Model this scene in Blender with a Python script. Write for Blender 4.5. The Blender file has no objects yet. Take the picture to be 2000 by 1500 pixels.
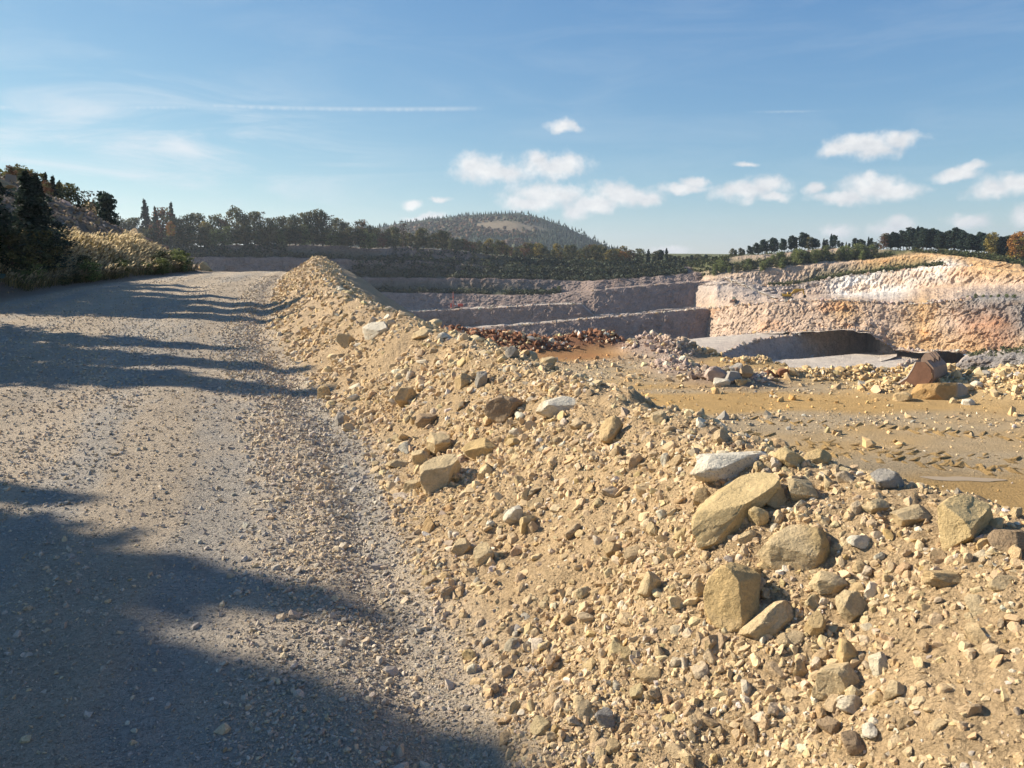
import bpy, bmesh, math, random
import numpy as np
from mathutils import Vector, Matrix

# ------------------------------------------------------------------ camera, sky, sun, exposure
SC = bpy.context.scene
COL = SC.collection
EYE = 2.5
PITCH = math.atan(250 / 1500)
cam = bpy.data.cameras.new('camera'); cam_o = bpy.data.objects.new('camera', cam); COL.objects.link(cam_o)
cam.sensor_width = 36; cam.lens = 36 * 1500 / 2000; cam.clip_start = 0.1; cam.clip_end = 30000
cam_o.location = (0, 0, EYE); cam_o.rotation_euler = (math.pi / 2 - PITCH, 0, 0)
SC.camera = cam_o
SC.view_settings.view_transform = 'Standard'; SC.view_settings.look = 'None'
SC.view_settings.gamma = 1; SC.view_settings.use_curve_mapping = False
SC.view_settings.exposure = 0.95
SUN_EL, SUN_AZ = math.radians(28), math.radians(-70)      # azimuth from +Y, negative = to the left
SUN_STRENGTH, SKY_STRENGTH = 5.0, 0.104
S = Vector((math.sin(SUN_AZ) * math.cos(SUN_EL), math.cos(SUN_AZ) * math.cos(SUN_EL), math.sin(SUN_EL)))
sun = bpy.data.lights.new('sun', 'SUN'); sun_o = bpy.data.objects.new('sun', sun); COL.objects.link(sun_o)
sun.energy = SUN_STRENGTH; sun.angle = math.radians(0.55); sun.color = (1.0, 0.905, 0.75)
sun_o.rotation_euler = (-S).to_track_quat('-Z', 'Y').to_euler(); sun_o.location = (-60, 30, 60)

CP, SP = math.cos(PITCH), math.sin(PITCH)
def ray(px, py):
    u = (px - 1000) / 1500; v = (750 - py) / 1500
    return np.array([u, CP + v * SP, -SP + v * CP])
def Pd(px, py, d):                       # the point seen at photo pixel px, py at distance d along +Y
    r = ray(px, py); return np.array([0, 0, EYE]) + r * (d / r[1])
def slope(py):
    v = (750 - py) / 1500; return (-SP + v * CP) / (CP + v * SP)

def build_world():
    w = bpy.data.worlds.new('World'); SC.world = w; w.use_nodes = True
    nt = w.node_tree; N = nt.nodes; L = nt.links; N.clear()
    def nd(t, **k):
        n = N.new(t)
        for a, b in k.items(): setattr(n, a, b)
        return n
    def math_(op, a, b=None, c=None, clamp=False):
        n = nd('ShaderNodeMath', operation=op, use_clamp=clamp)
        for i, x in enumerate((a, b, c)):
            if x is None: continue
            if isinstance(x, (int, float)): n.inputs[i].default_value = x
            else: L.new(x, n.inputs[i])
        return n.outputs[0]
    out = nd('ShaderNodeOutputWorld'); bg = nd('ShaderNodeBackground'); L.new(bg.outputs[0], out.inputs[0])
    bg.inputs[1].default_value = SKY_STRENGTH
    sky = nd('ShaderNodeTexSky', sky_type='NISHITA'); sky.sun_disc = False
    sky.sun_elevation = SUN_EL; sky.sun_rotation = SUN_AZ
    sky.air_density = 1.0; sky.dust_density = 0.0; sky.ozone_density = 2.4; sky.altitude = 1200
    tc = nd('ShaderNodeTexCoord')
    sep = nd('ShaderNodeSeparateXYZ'); L.new(tc.outputs['Generated'], sep.inputs[0])
    az = math_('ARCTAN2', sep.outputs[0], sep.outputs[1]); el = math_('ARCSINE', sep.outputs[2])
    cmb = nd('ShaderNodeCombineXYZ'); L.new(az, cmb.inputs[0]); L.new(el, cmb.inputs[1])
    def ae(px, py):
        r = ray(px, py); r = r / np.linalg.norm(r); return math.atan2(r[0], r[1]), math.asin(r[2])
    # wobble the coordinates so that the cloud outlines billow
    def noise(scale, detail, rough, vec, stretch=None, dist=0):
        n = nd('ShaderNodeTexNoise'); n.inputs['Scale'].default_value = scale; n.inputs['Detail'].default_value = detail
        n.inputs['Roughness'].default_value = rough; n.inputs['Distortion'].default_value = dist
        if stretch:
            m = nd('ShaderNodeMapping'); m.inputs['Scale'].default_value = stretch[0]; m.inputs['Rotation'].default_value = stretch[1]
            L.new(vec, m.inputs[0]); vec = m.outputs[0]
        L.new(vec, n.inputs['Vector']); return n
    C0 = cmb.outputs[0]
    nw = noise(26, 4, 0.55, C0)
    sub = nd('ShaderNodeVectorMath', operation='SUBTRACT'); L.new(nw.outputs['Color'], sub.inputs[0]); sub.inputs[1].default_value = (.5, .5, .5)
    scl = nd('ShaderNodeVectorMath', operation='SCALE'); L.new(sub.outputs[0], scl.inputs[0]); scl.inputs['Scale'].default_value = 0.028
    add = nd('ShaderNodeVectorMath', operation='ADD'); L.new(C0, add.inputs[0]); L.new(scl.outputs[0], add.inputs[1])
    CW = add.outputs[0]
    clouds = [(945, 328, 62, 24), (985, 337, 52, 22), (920, 318, 26, 20), (1085, 322, 62, 22), (1055, 312, 30, 14), (1100, 245, 30, 11), (1070, 378, 80, 22), (1035, 396, 58, 13),
              (1215, 383, 62, 21), (1160, 400, 55, 18), (1125, 415, 26, 14), (1260, 382, 40, 16), (1335, 364, 52, 10), (1362, 352, 26, 9), (1690, 283, 76, 19), (1640, 291, 46, 13), (1760, 272, 42, 13), (1450, 373, 72, 16), (1500, 362, 40, 18), (1515, 382, 34, 10),
              (1592, 370, 20, 12), (1700, 365, 60, 24), (1650, 388, 60, 10), (1745, 372, 55, 15), (1865, 344, 46, 11), (1900, 332, 30, 9), (1945, 372, 56, 19), (1990, 360, 40, 22), (1760, 438, 36, 16), (1735, 452, 40, 12),
              (1635, 452, 34, 12), (1890, 434, 40, 14), (2010, 428, 36, 18), (805, 397, 22, 8), (862, 390, 20, 7), (1690, 348, 18, 14), (1310, 492, 40, 10), (1455, 320, 18, 6), (830, 425, 40, 6),
              # the same kind of sky goes on outside the frame
              (2160, 340, 80, 22), (2240, 365, 60, 18), (2380, 300, 90, 24), (2620, 350, 110, 24), (-160, 330, 90, 18), (-420, 300, 110, 22), (-700, 350, 120, 22), (2900, 330, 120, 26)]
    mn = None
    for (px, py, rx, ry) in clouds:
        rx *= 1.12; ry *= 1.2
        a, e = ae(px, py); a2, _ = ae(px + rx, py); _, e2 = ae(px, py - ry)
        s1 = nd('ShaderNodeVectorMath', operation='SUBTRACT'); L.new(CW, s1.inputs[0]); s1.inputs[1].default_value = (a, e, 0)
        s2 = nd('ShaderNodeVectorMath', operation='MULTIPLY'); L.new(s1.outputs[0], s2.inputs[0]); s2.inputs[1].default_value = (1 / abs(a2 - a), 1 / abs(e2 - e), 0)
        s3 = nd('ShaderNodeVectorMath', operation='LENGTH'); L.new(s2.outputs[0], s3.inputs[0])
        mn = s3.outputs['Value'] if mn is None else math_('SMOOTH_MIN', mn, s3.outputs['Value'], 0.25)
    nd2 = noise(60, 6, 0.6, C0)
    f = math_('ADD', mn, math_('MULTIPLY', math_('SUBTRACT', nd2.outputs[0], 0.5), 1.3))
    mr = nd('ShaderNodeMapRange', interpolation_type='SMOOTHSTEP'); L.new(f, mr.inputs[0])
    mr.inputs[1].default_value = 1.3; mr.inputs[2].default_value = 0.3; mr.inputs[3].default_value = 0; mr.inputs[4].default_value = 0.93
    cm = mr.outputs[0]
    # cirrus veil and streaks to the left, thin veil along the horizon
    c1 = noise(3.2, 6, 0.62, C0, ((1.2, 7.0, 1), (0, 0, math.radians(-16))), 0.9)
    a0, e0 = ae(230, 300)
    g1 = nd('ShaderNodeVectorMath', operation='SUBTRACT'); L.new(C0, g1.inputs[0]); g1.inputs[1].default_value = (a0, e0, 0)
    g2 = nd('ShaderNodeVectorMath', operation='MULTIPLY'); L.new(g1.outputs[0], g2.inputs[0]); g2.inputs[1].default_value = (1 / .34, 1 / .10, 0)
    g3 = nd('ShaderNodeVectorMath', operation='LENGTH'); L.new(g2.outputs[0], g3.inputs[0])
    gm = nd('ShaderNodeMapRange', interpolation_type='SMOOTHSTEP'); L.new(g3.outputs['Value'], gm.inputs[0]); gm.inputs[1].default_value = 1.25; gm.inputs[2].default_value = 0.1
    cr = nd('ShaderNodeMapRange', interpolation_type='SMOOTHSTEP'); L.new(c1.outputs[0], cr.inputs[0]); cr.inputs[1].default_value = .40; cr.inputs[2].default_value = .78
    cirrus = math_('MULTIPLY', math_('ADD', math_('MULTIPLY', gm.outputs[0], 0.85), 0.12), cr.outputs[0])
    # contrails: thin straight streaks
    def trail(x0, y0, x1, y1, w, k):
        a, e = ae(x0, y0); b, g = ae(x1, y1)
        nt2 = noise(30, 3, .5, C0, ((6, 1, 1), (0, 0, 0)))
        line = math_('ADD', math_('MULTIPLY', math_('SUBTRACT', az, a), (g - e) / (b - a)), e + 0.0)
        # the trail runs level over the whole sky, so its elevation bends with azimuth
        d = math_('ABSOLUTE', math_('SUBTRACT', math_('ADD', el, math_('MULTIPLY', math_('SUBTRACT', nt2.outputs[0], .5), 0.002)), line))
        m1 = nd('ShaderNodeMapRange', interpolation_type='SMOOTHSTEP'); L.new(d, m1.inputs[0]); m1.inputs[1].default_value = w; m1.inputs[2].default_value = 0
        m2 = nd('ShaderNodeMapRange', interpolation_type='SMOOTHSTEP'); L.new(az, m2.inputs[0]); m2.inputs[1].default_value = b; m2.inputs[2].default_value = b - .06
        m3 = nd('ShaderNodeMapRange', interpolation_type='SMOOTHSTEP'); L.new(az, m3.inputs[0]); m3.inputs[1].default_value = a - .06; m3.inputs[2].default_value = a
        return math_('MULTIPLY', math_('MULTIPLY', m1.outputs[0], math_('MULTIPLY', m2.outputs[0], m3.outputs[0])), math_('MULTIPLY', nt2.outputs[0], k))
    t1 = trail(440, 207, 970, 211, .0042, .75); t2 = trail(1540, 218, 1640, 216, .0022, .5); t0 = trail(-300, 203, 440, 207, .0042, .62)
    thin = math_('MAXIMUM', math_('MAXIMUM', cirrus, t1), math_('MAXIMUM', t2, t0))
    # cloud brightness: lit tops, greyer bases and hollows
    nd3 = noise(34, 5, 0.6, C0, ((1, 1.6, 1), (0, 0, 0)))
    ramp = nd('ShaderNodeMapRange'); L.new(nd3.outputs[0], ramp.inputs[0]); ramp.inputs[1].default_value = .3; ramp.inputs[2].default_value = .7
    ccol = nd('ShaderNodeMix', data_type='RGBA'); L.new(ramp.outputs[0], ccol.inputs[0])
    k = 1 / SKY_STRENGTH
    ccol.inputs[6].default_value = (.38 * k, .39 * k, .405 * k, 1); ccol.inputs[7].default_value = (.53 * k, .525 * k, .515 * k, 1)
    mixa = nd('ShaderNodeMix', data_type='RGBA'); L.new(thin, mixa.inputs[0]); bal = nd('ShaderNodeCombineColor'); spc = nd('ShaderNodeSeparateColor'); L.new(sky.outputs[0], spc.inputs[0])
    for ch, (kk, pw) in enumerate(((.52, .95), (.83, .75), (1.60, .43))): L.new(math_('MULTIPLY', math_('POWER', spc.outputs[ch], pw), kk), bal.inputs[ch])
    L.new(bal.outputs[0], mixa.inputs[6]); mixa.inputs[7].default_value = (.39 * k, .425 * k, .455 * k, 1)
    mixb = nd('ShaderNodeMix', data_type='RGBA'); L.new(cm, mixb.inputs[0]); L.new(mixa.outputs[2], mixb.inputs[6]); L.new(ccol.outputs[2], mixb.inputs[7])
    L.new(mixb.outputs[2], bg.inputs[0])
build_world()

# ------------------------------------------------------------------ helpers
rng = np.random.default_rng(7)
random.seed(7)
def hash3(ix, iy, iz, seed=0):
    h = (ix.astype(np.int64) * 374761393 + iy.astype(np.int64) * 668265263 + iz.astype(np.int64) * 2147483647 + seed * 1274126177) & 0xFFFFFFFF
    h = ((h ^ (h >> 13)) * 1274126177) & 0xFFFFFFFF
    h = ((h ^ (h >> 16)) * 2246822519) & 0xFFFFFFFF
    return ((h ^ (h >> 15)) & 0xFFFFFF) / float(0xFFFFFF)
def vnoise(x, y, z=None, seed=0):
    x = np.asarray(x, float); y = np.asarray(y, float); z = np.zeros_like(x) if z is None else np.asarray(z, float)
    ix, iy, iz = np.floor(x), np.floor(y), np.floor(z)
    fx, fy, fz = x - ix, y - iy, z - iz
    fx = fx * fx * (3 - 2 * fx); fy = fy * fy * (3 - 2 * fy); fz = fz * fz * (3 - 2 * fz)
    r = 0
    for a in (0, 1):
        for b in (0, 1):
            for c in (0, 1):
                r = r + hash3(ix + a, iy + b, iz + c, seed) * (fx if a else 1 - fx) * (fy if b else 1 - fy) * (fz if c else 1 - fz)
    return r
def fbm(x, y, z=None, oct=4, seed=0, gain=0.5):
    s = 0; a = 1; t = 0
    z = np.zeros_like(np.asarray(x, float)) if z is None else z
    for o in range(oct):
        f = 2.03 ** o
        s = s + a * (vnoise(x * f + 17.3 * o, y * f - 9.1 * o, z * f + 3.7 * o, seed + o) - .5); t += a; a *= gain
    return s / t * 2          # about -1..1
def cellnoise(x, y, z, seed=0):           # a random value for each Voronoi cell: blocky, fractured
    ix, iy, iz = np.floor(x), np.floor(y), np.floor(z)
    best = np.full(np.shape(x), 9e9); val = np.zeros(np.shape(x))
    for a in (-1, 0, 1):
        for b in (-1, 0, 1):
            for c in (-1, 0, 1):
                jx, jy, jz = ix + a, iy + b, iz + c
                d = (jx + hash3(jx, jy, jz, seed) - x) ** 2 + (jy + hash3(jx, jy, jz, seed + 1) - y) ** 2 + (jz + hash3(jx, jy, jz, seed + 2) - z) ** 2
                m = d < best; best = np.where(m, d, best); val = np.where(m, hash3(jx, jy, jz, seed + 3), val)
    return val
def sstep(a, b, x):
    t = np.clip((x - a) / (b - a), 0, 1); return t * t * (3 - 2 * t)

def mesh_np(name, V, F, C=None, smooth=False, mat=None):
    """one mesh from numpy arrays: F is one (n,3) or (n,4) array or a list of such"""
    if not isinstance(F, (list, tuple)): F = [F]
    F = [np.asarray(f, np.int32) for f in F if len(f)]
    me = bpy.data.meshes.new(name)
    V = np.asarray(V, np.float32)
    me.vertices.add(len(V)); me.vertices.foreach_set('co', V.ravel())
    li = np.concatenate([f.ravel() for f in F]); tot = np.concatenate([np.full(len(f), f.shape[1], np.int32) for f in F])
    st = np.concatenate([[0], np.cumsum(tot)[:-1]]).astype(np.int32)
    me.loops.add(len(li)); me.loops.foreach_set('vertex_index', li.astype(np.int32))
    me.polygons.add(len(tot)); me.polygons.foreach_set('loop_start', st)
    me.polygons.foreach_set('use_smooth', np.full(len(tot), bool(smooth)))
    me.update(calc_edges=True)
    if C is not None:
        at = me.color_attributes.new('col', 'FLOAT_COLOR', 'POINT')
        c4 = np.ones((len(V), 4), np.float32); c4[:, :3] = C
        at.data.foreach_set('color', c4.ravel())
    if mat: me.materials.append(mat)
    return me
def link(name, me, parent=None, loc=None, **props):
    o = bpy.data.objects.new(name, me); COL.objects.link(o)
    if loc is not None: o.location = loc
    if parent: o.parent = parent
    for k, v in props.items(): o[k] = v
    return o
def grid_faces(nr, nc):
    i = np.arange(nr - 1)[:, None] * nc + np.arange(nc - 1)[None, :]
    i = i.ravel(); return np.stack([i, i + 1, i + nc + 1, i + nc], 1)
class MB:
    """collects numpy pieces for one mesh"""
    def __init__(s): s.V = []; s.T = []; s.Q = []; s.C = []; s.n = 0
    def add(s, v, t=None, q=None, c=(.5, .5, .5)):
        v = np.asarray(v, float); s.V.append(v)
        if t is not None and len(t): s.T.append(np.asarray(t) + s.n)
        if q is not None and len(q): s.Q.append(np.asarray(q) + s.n)
        c = np.asarray(c, float); s.C.append(np.broadcast_to(c, (len(v), 3)) if c.ndim == 1 else c)
        s.n += len(v); return s
    def mesh(s, name, mat, smooth=False):
        F = []
        if s.T: F.append(np.concatenate(s.T))
        if s.Q: F.append(np.concatenate(s.Q))
        return mesh_np(name, np.concatenate(s.V), F, np.concatenate(s.C), smooth, mat)
    def box(s, x0, x1, y0, y1, z0, z1, c=(.5, .5, .5), taper=0.0):
        t = taper
        v = [(x0, y0, z0), (x1, y0, z0), (x1, y1, z0), (x0, y1, z0), (x0 + t, y0 + t, z1), (x1 - t, y0 + t, z1), (x1 - t, y1 - t, z1), (x0 + t, y1 - t, z1)]
        return s.add(v, q=[(0, 3, 2, 1), (4, 5, 6, 7), (0, 1, 5, 4), (1, 2, 6, 5), (2, 3, 7, 6), (3, 0, 4, 7)], c=c)
    def prism(s, poly, y0, y1, c=(.5, .5, .5)):       # polygon in x,z pushed along y
        n = len(poly); v = [(x, y0, z) for x, z in poly] + [(x, y1, z) for x, z in poly]
        q = [(i, (i + 1) % n, n + (i + 1) % n, n + i) for i in range(n)]
        a = [(p[0], p[1]) for p in poly]
        t = [(0, i, i + 1) for i in range(1, n - 1)] + [(n, n + i + 1, n + i) for i in range(1, n - 1)]
        return s.add(v, t=t, q=q, c=c)
    def tube(s, pts, rad, sides=7, c=(.5, .5, .5)):
        pts = np.asarray(pts, float); n = len(pts); rad = np.broadcast_to(rad, (n,))
        vs = []
        for i in range(n):
            d = pts[min(i + 1, n - 1)] - pts[max(i - 1, 0)]; d = d / (np.linalg.norm(d) + 1e-9)
            a = np.cross(d, (0.31, 0.95, 0.1) if abs(d[1]) < .9 else (1, 0, 0)); a /= np.linalg.norm(a); b = np.cross(d, a)
            th = np.arange(sides) / sides * 2 * math.pi
            vs.append(pts[i] + rad[i] * (np.cos(th)[:, None] * a + np.sin(th)[:, None] * b))
        q = []
        for i in range(n - 1):
            for k in range(sides): q.append((i * sides + k, i * sides + (k + 1) % sides, (i + 1) * sides + (k + 1) % sides, (i + 1) * sides + k))
        t = [(0, k + 1, k) for k in range(1, sides - 1)] + [((n - 1) * sides, (n - 1) * sides + k, (n - 1) * sides + k + 1) for k in range(1, sides - 1)]
        return s.add(np.concatenate(vs), t=t, q=q, c=c)

# ------------------------------------------------------------------ materials
def make_mat(name, rough=0.95, spec=0.15, bumps=((8, .5, .02),), tint=((3, .25),), attr=True, color=(.5, .5, .5), speck=None, stretch=(1, 1, 1), objrand=0.0, transl=0.0, metal=0.0, clods=()):
    m = bpy.data.materials.new(name); m.use_nodes = True
    nt = m.node_tree; N = nt.nodes; L = nt.links
    b = N['Principled BSDF']; b.inputs['Roughness'].default_value = rough; b.inputs['Specular IOR Level'].default_value = spec; b.inputs['Metallic'].default_value = metal
    geo = N.new('ShaderNodeNewGeometry'); pos = geo.outputs['Position']
    if stretch != (1, 1, 1):
        mp = N.new('ShaderNodeMapping'); mp.inputs['Scale'].default_value = stretch; L.new(pos, mp.inputs[0]); pos = mp.outputs[0]
    if attr:
        a = N.new('ShaderNodeAttribute'); a.attribute_name = 'col'; c = a.outputs['Color']
    else:
        a = N.new('ShaderNodeRGB'); a.outputs[0].default_value = (*color, 1); c = a.outputs[0]
    def nz(scale, detail=6, rough=.6):
        n = N.new('ShaderNodeTexNoise'); n.inputs['Scale'].default_value = scale; n.inputs['Detail'].default_value = detail; n.inputs['Roughness'].default_value = rough
        L.new(pos, n.inputs['Vector']); return n.outputs[0]
    for sc_, amt in tint:                       # grain and blotches of the stuff itself
        mr = N.new('ShaderNodeMapRange'); L.new(nz(sc_), mr.inputs[0]); mr.inputs[1].default_value = .25; mr.inputs[2].default_value = .75
        mr.inputs[3].default_value = 1 - amt; mr.inputs[4].default_value = 1 + amt
        mx = N.new('ShaderNodeVectorMath'); mx.operation = 'SCALE'; L.new(c, mx.inputs[0]); L.new(mr.outputs[0], mx.inputs['Scale']); c = mx.outputs[0]
    if speck:
        sc_, lo, hi, colr, amt = speck
        mr = N.new('ShaderNodeMapRange'); L.new(nz(sc_, 3, .5), mr.inputs[0]); mr.inputs[1].default_value = lo; mr.inputs[2].default_value = hi; mr.inputs[4].default_value = amt
        mx = N.new('ShaderNodeMix'); mx.data_type = 'RGBA'; L.new(mr.outputs[0], mx.inputs[0]); L.new(c, mx.inputs[6]); mx.inputs[7].default_value = (*colr, 1); c = mx.outputs[2]
    if objrand:
        oi = N.new('ShaderNodeObjectInfo'); mr = N.new('ShaderNodeMapRange'); L.new(oi.outputs['Random'], mr.inputs[0]); mr.inputs[3].default_value = 1 - objrand; mr.inputs[4].default_value = 1 + objrand
        mx = N.new('ShaderNodeVectorMath'); mx.operation = 'SCALE'; L.new(c, mx.inputs[0]); L.new(mr.outputs[0], mx.inputs['Scale']); c = mx.outputs[0]
    L.new(c, b.inputs['Base Color'])
    nrm = None
    for sc_, st, dist in clods:                 # crumbs and clods: small rounded cells
        vo = N.new('ShaderNodeTexVoronoi'); vo.feature = 'F1'; vo.inputs['Scale'].default_value = sc_; vo.inputs['Randomness'].default_value = 1; L.new(pos, vo.inputs['Vector'])
        bp = N.new('ShaderNodeBump'); bp.invert = True; bp.inputs['Strength'].default_value = st; bp.inputs['Distance'].default_value = dist; L.new(vo.outputs['Distance'], bp.inputs['Height'])
        if nrm is not None: L.new(nrm, bp.inputs['Normal'])
        nrm = bp.outputs[0]
    for sc_, st, dist in bumps:
        bp = N.new('ShaderNodeBump'); bp.inputs['Strength'].default_value = st; bp.inputs['Distance'].default_value = dist
        L.new(nz(sc_, 8, .65), bp.inputs['Height'])
        if nrm is not None: L.new(nrm, bp.inputs['Normal'])
        nrm = bp.outputs[0]
    if nrm is not None: L.new(nrm, b.inputs['Normal'])
    if transl:
        tr = N.new('ShaderNodeBsdfTranslucent'); L.new(c, tr.inputs[0]); mixs = N.new('ShaderNodeMixShader'); mixs.inputs[0].default_value = transl
        L.new(b.outputs[0], mixs.inputs[1]); L.new(tr.outputs[0], mixs.inputs[2]); L.new(mixs.outputs[0], N['Material Output'].inputs[0])
    return m
M_EARTH = make_mat('earth', bumps=((5, .6, .12), (30, .8, .04), (110, .9, .014)), tint=((1.3, .12), (24, .18), (110, .22)), clods=((17, .9, .05), (48, 1.0, .022)))
M_ROCK = make_mat('rock', rough=.93, spec=.12, bumps=((10, .9, .06), (60, 1.0, .018), (190, .8, .005)), tint=((6, .18), (45, .16), (160, .14)))
M_SPECK = make_mat('speckled_rock', rough=.9, spec=.2, bumps=((9, .6, .05), (70, .9, .012)), tint=((7, .08), (60, .10)), speck=(75, .57, .63, (.20, .19, .18), .6))
M_GRAVEL = make_mat('gravel', rough=.93, spec=.12, bumps=((45, .8, .015), (160, .8, .006)), tint=((40, .14), (150, .14)))
M_WALL = make_mat('quarry_rock', bumps=((.35, .6, 1.0), (1.4, 1.0, .5)), tint=((.05, .12), (.3, .2), (1.3, .28)))
M_LAND = make_mat('land', bumps=((.1, .5, 1.0),), tint=((.02, .2), (.2, .2)))
M_LEAF = make_mat('foliage', rough=.7, spec=.2, bumps=(), tint=((.6, .18),), objrand=.18, transl=.25)
M_BARK = make_mat('bark', bumps=((6, .6, .03),), tint=((4, .25),))
M_REED = make_mat('reed', rough=.8, spec=.2, bumps=(), tint=((2, .15),), transl=.5)
M_STEEL = make_mat('rusty_steel', rough=.7, spec=.4, bumps=((14, .4, .01),), tint=((4, .25), (25, .2)))
M_PAINT = make_mat('machine_paint', rough=.55, spec=.4, bumps=(), tint=((1.2, .12),))
M_WATER = make_mat('muddy_water', rough=.45, spec=.15, bumps=((3, .05, .01),), tint=(), attr=False, color=(.36, .27, .17))

# palette: real base colours
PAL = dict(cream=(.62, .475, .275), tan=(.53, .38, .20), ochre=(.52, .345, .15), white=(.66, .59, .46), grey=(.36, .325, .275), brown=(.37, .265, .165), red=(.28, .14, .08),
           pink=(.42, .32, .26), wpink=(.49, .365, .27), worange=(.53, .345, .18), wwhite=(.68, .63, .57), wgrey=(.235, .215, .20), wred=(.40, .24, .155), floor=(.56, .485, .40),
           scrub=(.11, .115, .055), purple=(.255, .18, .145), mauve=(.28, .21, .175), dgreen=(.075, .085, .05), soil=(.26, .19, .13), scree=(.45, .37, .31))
PAL = {k: np.array(v) for k, v in PAL.items()}

# ------------------------------------------------------------------ the near ground: road, berm, lower yard, bank
_TY = np.array([-12, -4, 0, 3.44, 4.45, 5.25, 7.2, 9.7, 13.4, 22.5, 38, 55, 75, 110.])
_TX = np.array([5.2, 2.3, .95, -.1, -.5, -.8, -1.25, -2.1, -3.6, -7.3, -11.9, -16, -21, -30.])
def toe(Y): return (np.interp(Y - 1.2, _TY, _TX) + 2 * np.interp(Y, _TY, _TX) + np.interp(Y + 1.2, _TY, _TX)) / 4
def bank_toe(Y): return np.interp(Y, [-20, 0, 15, 30, 40, 52, 60, 66, 70, 80, 110], [-17, -18.5, -20, -21.5, -22.5, -22.3, -23, -25, -27.5, -36, -60])
def road_z(Y): return 1.32 * sstep(9, 57, Y) - 6.0 * sstep(59, 110, Y)
def yard_edge(X): return np.interp(X, [-20, -8, 4, 9, 13, 16, 22, 40, 80], [58, 53, 50.5, 46, 40.5, 35.5, 32.5, 28, 22])
PILES = [(-1.9, 45.5, 3.2, 2.2, 1.0, 'red'), (-4.6, 45, 2.0, 2.0, .7, 'red'), (1.2, 44.6, 2.2, 1.6, .55, 'red'), (5.4, 46.0, 1.8, 1.2, .95, 'red'), (3.4, 46.4, 1.5, 1.0, .5, 'red'),
         (7.6, 43.6, 1.3, 1.5, .95, 'pink'), (8.9, 42.0, 1.2, 1.5, .8, 'pink'), (8.0, 37.5, 1.1, 2.2, .45, 'pink'), (9.0, 34.2, 1.1, 1.6, .35, 'soil'),
         (9.9, 33.0, 1.3, .9, .55, 'pink'), (12.6, 34.0, 1.2, .7, .3, 'tan'), (12.5, 39.5, 1.6, .9, .25, 'tan'), (10.4, 42.2, 1.4, .9, .3, 'tan'), (14.5, 34.0, 2.0, 1.1, .40, 'tan'), (15.6, 31.0, 1.4, 1.1, .3, 'tan'),
         (17.6, 30.4, 2.2, 1.4, .55, 'tan'), (20.5, 28.6, 2.6, 2.2, 1.0, 'tan'), (24, 27, 3, 2.5, 1.1, 'tan'), (16.4, 34.2, 1.6, 1.0, .35, 'ochre'), (18.7, 33.2, 2.0, 1.0, .7, 'tan'), (22, 31.3, 2.5, 1.2, 1.0, 'tan')]
_BS = np.array([-1.5, -.55, -.2, 0, .35, .75, 1.95, 2.2, 2.45, 2.8, 12, 80])
_BH = np.array([0, .03, -.05, -.02, .10, .33, 1.28, 1.40, 1.38, 1.16, -5.3, -55])
def fields(X, Y, detail=True):
    """height, region weights and colour of the near ground"""
    X = np.asarray(X, float); Y = np.asarray(Y, float)
    tx = toe(Y); dt = (toe(Y + .5) - toe(Y - .5)); s = (X - tx) / np.sqrt(1 + dt * dt)
    s = s + .22 * fbm(X * .9, Y * .9, oct=3, seed=5) * sstep(-.8, .6, s)
    rz = road_z(Y)
    hb = np.interp(s, _BS, _BH)
    scale = 1 + .07 * fbm(Y * .35, X * .1, oct=2, seed=3) - .09 - .12 * sstep(4.6, 7.5, Y)
    berm = rz + np.where(hb > 0, hb * scale, hb)
    ed = yard_edge(X)
    yard = -3.0 - .72 * np.maximum(0, Y - ed) - .4 * sstep(-1.0, 1.0, Y - ed)
    for (x, y, a, b, h, _) in PILES: yard = yard + h * np.exp(-(((X - x) / a) ** 2 + ((Y - y) / b) ** 2) * 1.1)
    right = np.where(s > 2.4, np.maximum(berm, np.maximum(yard, -50)), berm)
    bx = bank_toe(Y); q = bx - X
    cap = 6.5 + 1.4 * fbm(X * .09, Y * .09, oct=2, seed=21)
    bank = rz + np.minimum(.44 * np.maximum(q, 0) * sstep(-.5, 5, q) ** .5, cap * (1 - np.exp(-np.maximum(q, 0) / 9.0)) * 1.25)
    z = np.where(q > 0, bank, right)
    onb = (s > 0.05) & (berm >= yard - .05); yardm = (s > 2.4) & (yard > berm)
    wb = np.where(q > 0, 0, np.where(onb, sstep(0, .6, s), 0)); wy = np.where(yardm & (q <= 0), 1.0, 0.0); wk = sstep(-1.5, 1.0, q)
    pile = np.zeros_like(X)
    for (x, y, a, b, h, _) in PILES: pile = np.maximum(pile, np.exp(-(((X - x) / (a * 1.15)) ** 2 + ((Y - y) / (b * 1.15)) ** 2)))
    if detail:
        R = np.hypot(X, Y)
        z = z + wb * (.10 * fbm(X * 1.4, Y * 1.4, oct=3, seed=11) + .055 * fbm(X * 5, Y * 5, oct=3, seed=12) + .018 * fbm(X * 22, Y * 22, oct=2, seed=13) * (R < 14))
        road = (1 - wb) * (1 - wy) * (1 - wk)
        z = z + road * (.04 * fbm(X * .5, Y * .35, oct=3, seed=14) + .035 * np.sin(s * 2.1 + 1.2 * fbm(Y * .12, X * .1, oct=2, seed=9)) * sstep(-9, -1.5, s) * sstep(-.6, -1.6, s) + .012 * fbm(X * 6, Y * 6, oct=3, seed=15) + .02 * fbm(s * 1.6, Y * .12, oct=2, seed=16))
        z = z + wy * (pile * (.16 * fbm(X * 1.8, Y * 1.8, oct=4, seed=17)) + .035 * fbm(X * .7, Y * .7, oct=4, seed=18))
        z = z + wk * sstep(.5, 5, q) * (.55 * fbm(X * .35, Y * .35, oct=4, seed=19) + .14 * fbm(X * 2, Y * 2, oct=3, seed=20))
    return z, s, wb, wy, wk, pile, q
def H(X, Y):
    return fields(X, Y)[0]
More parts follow.
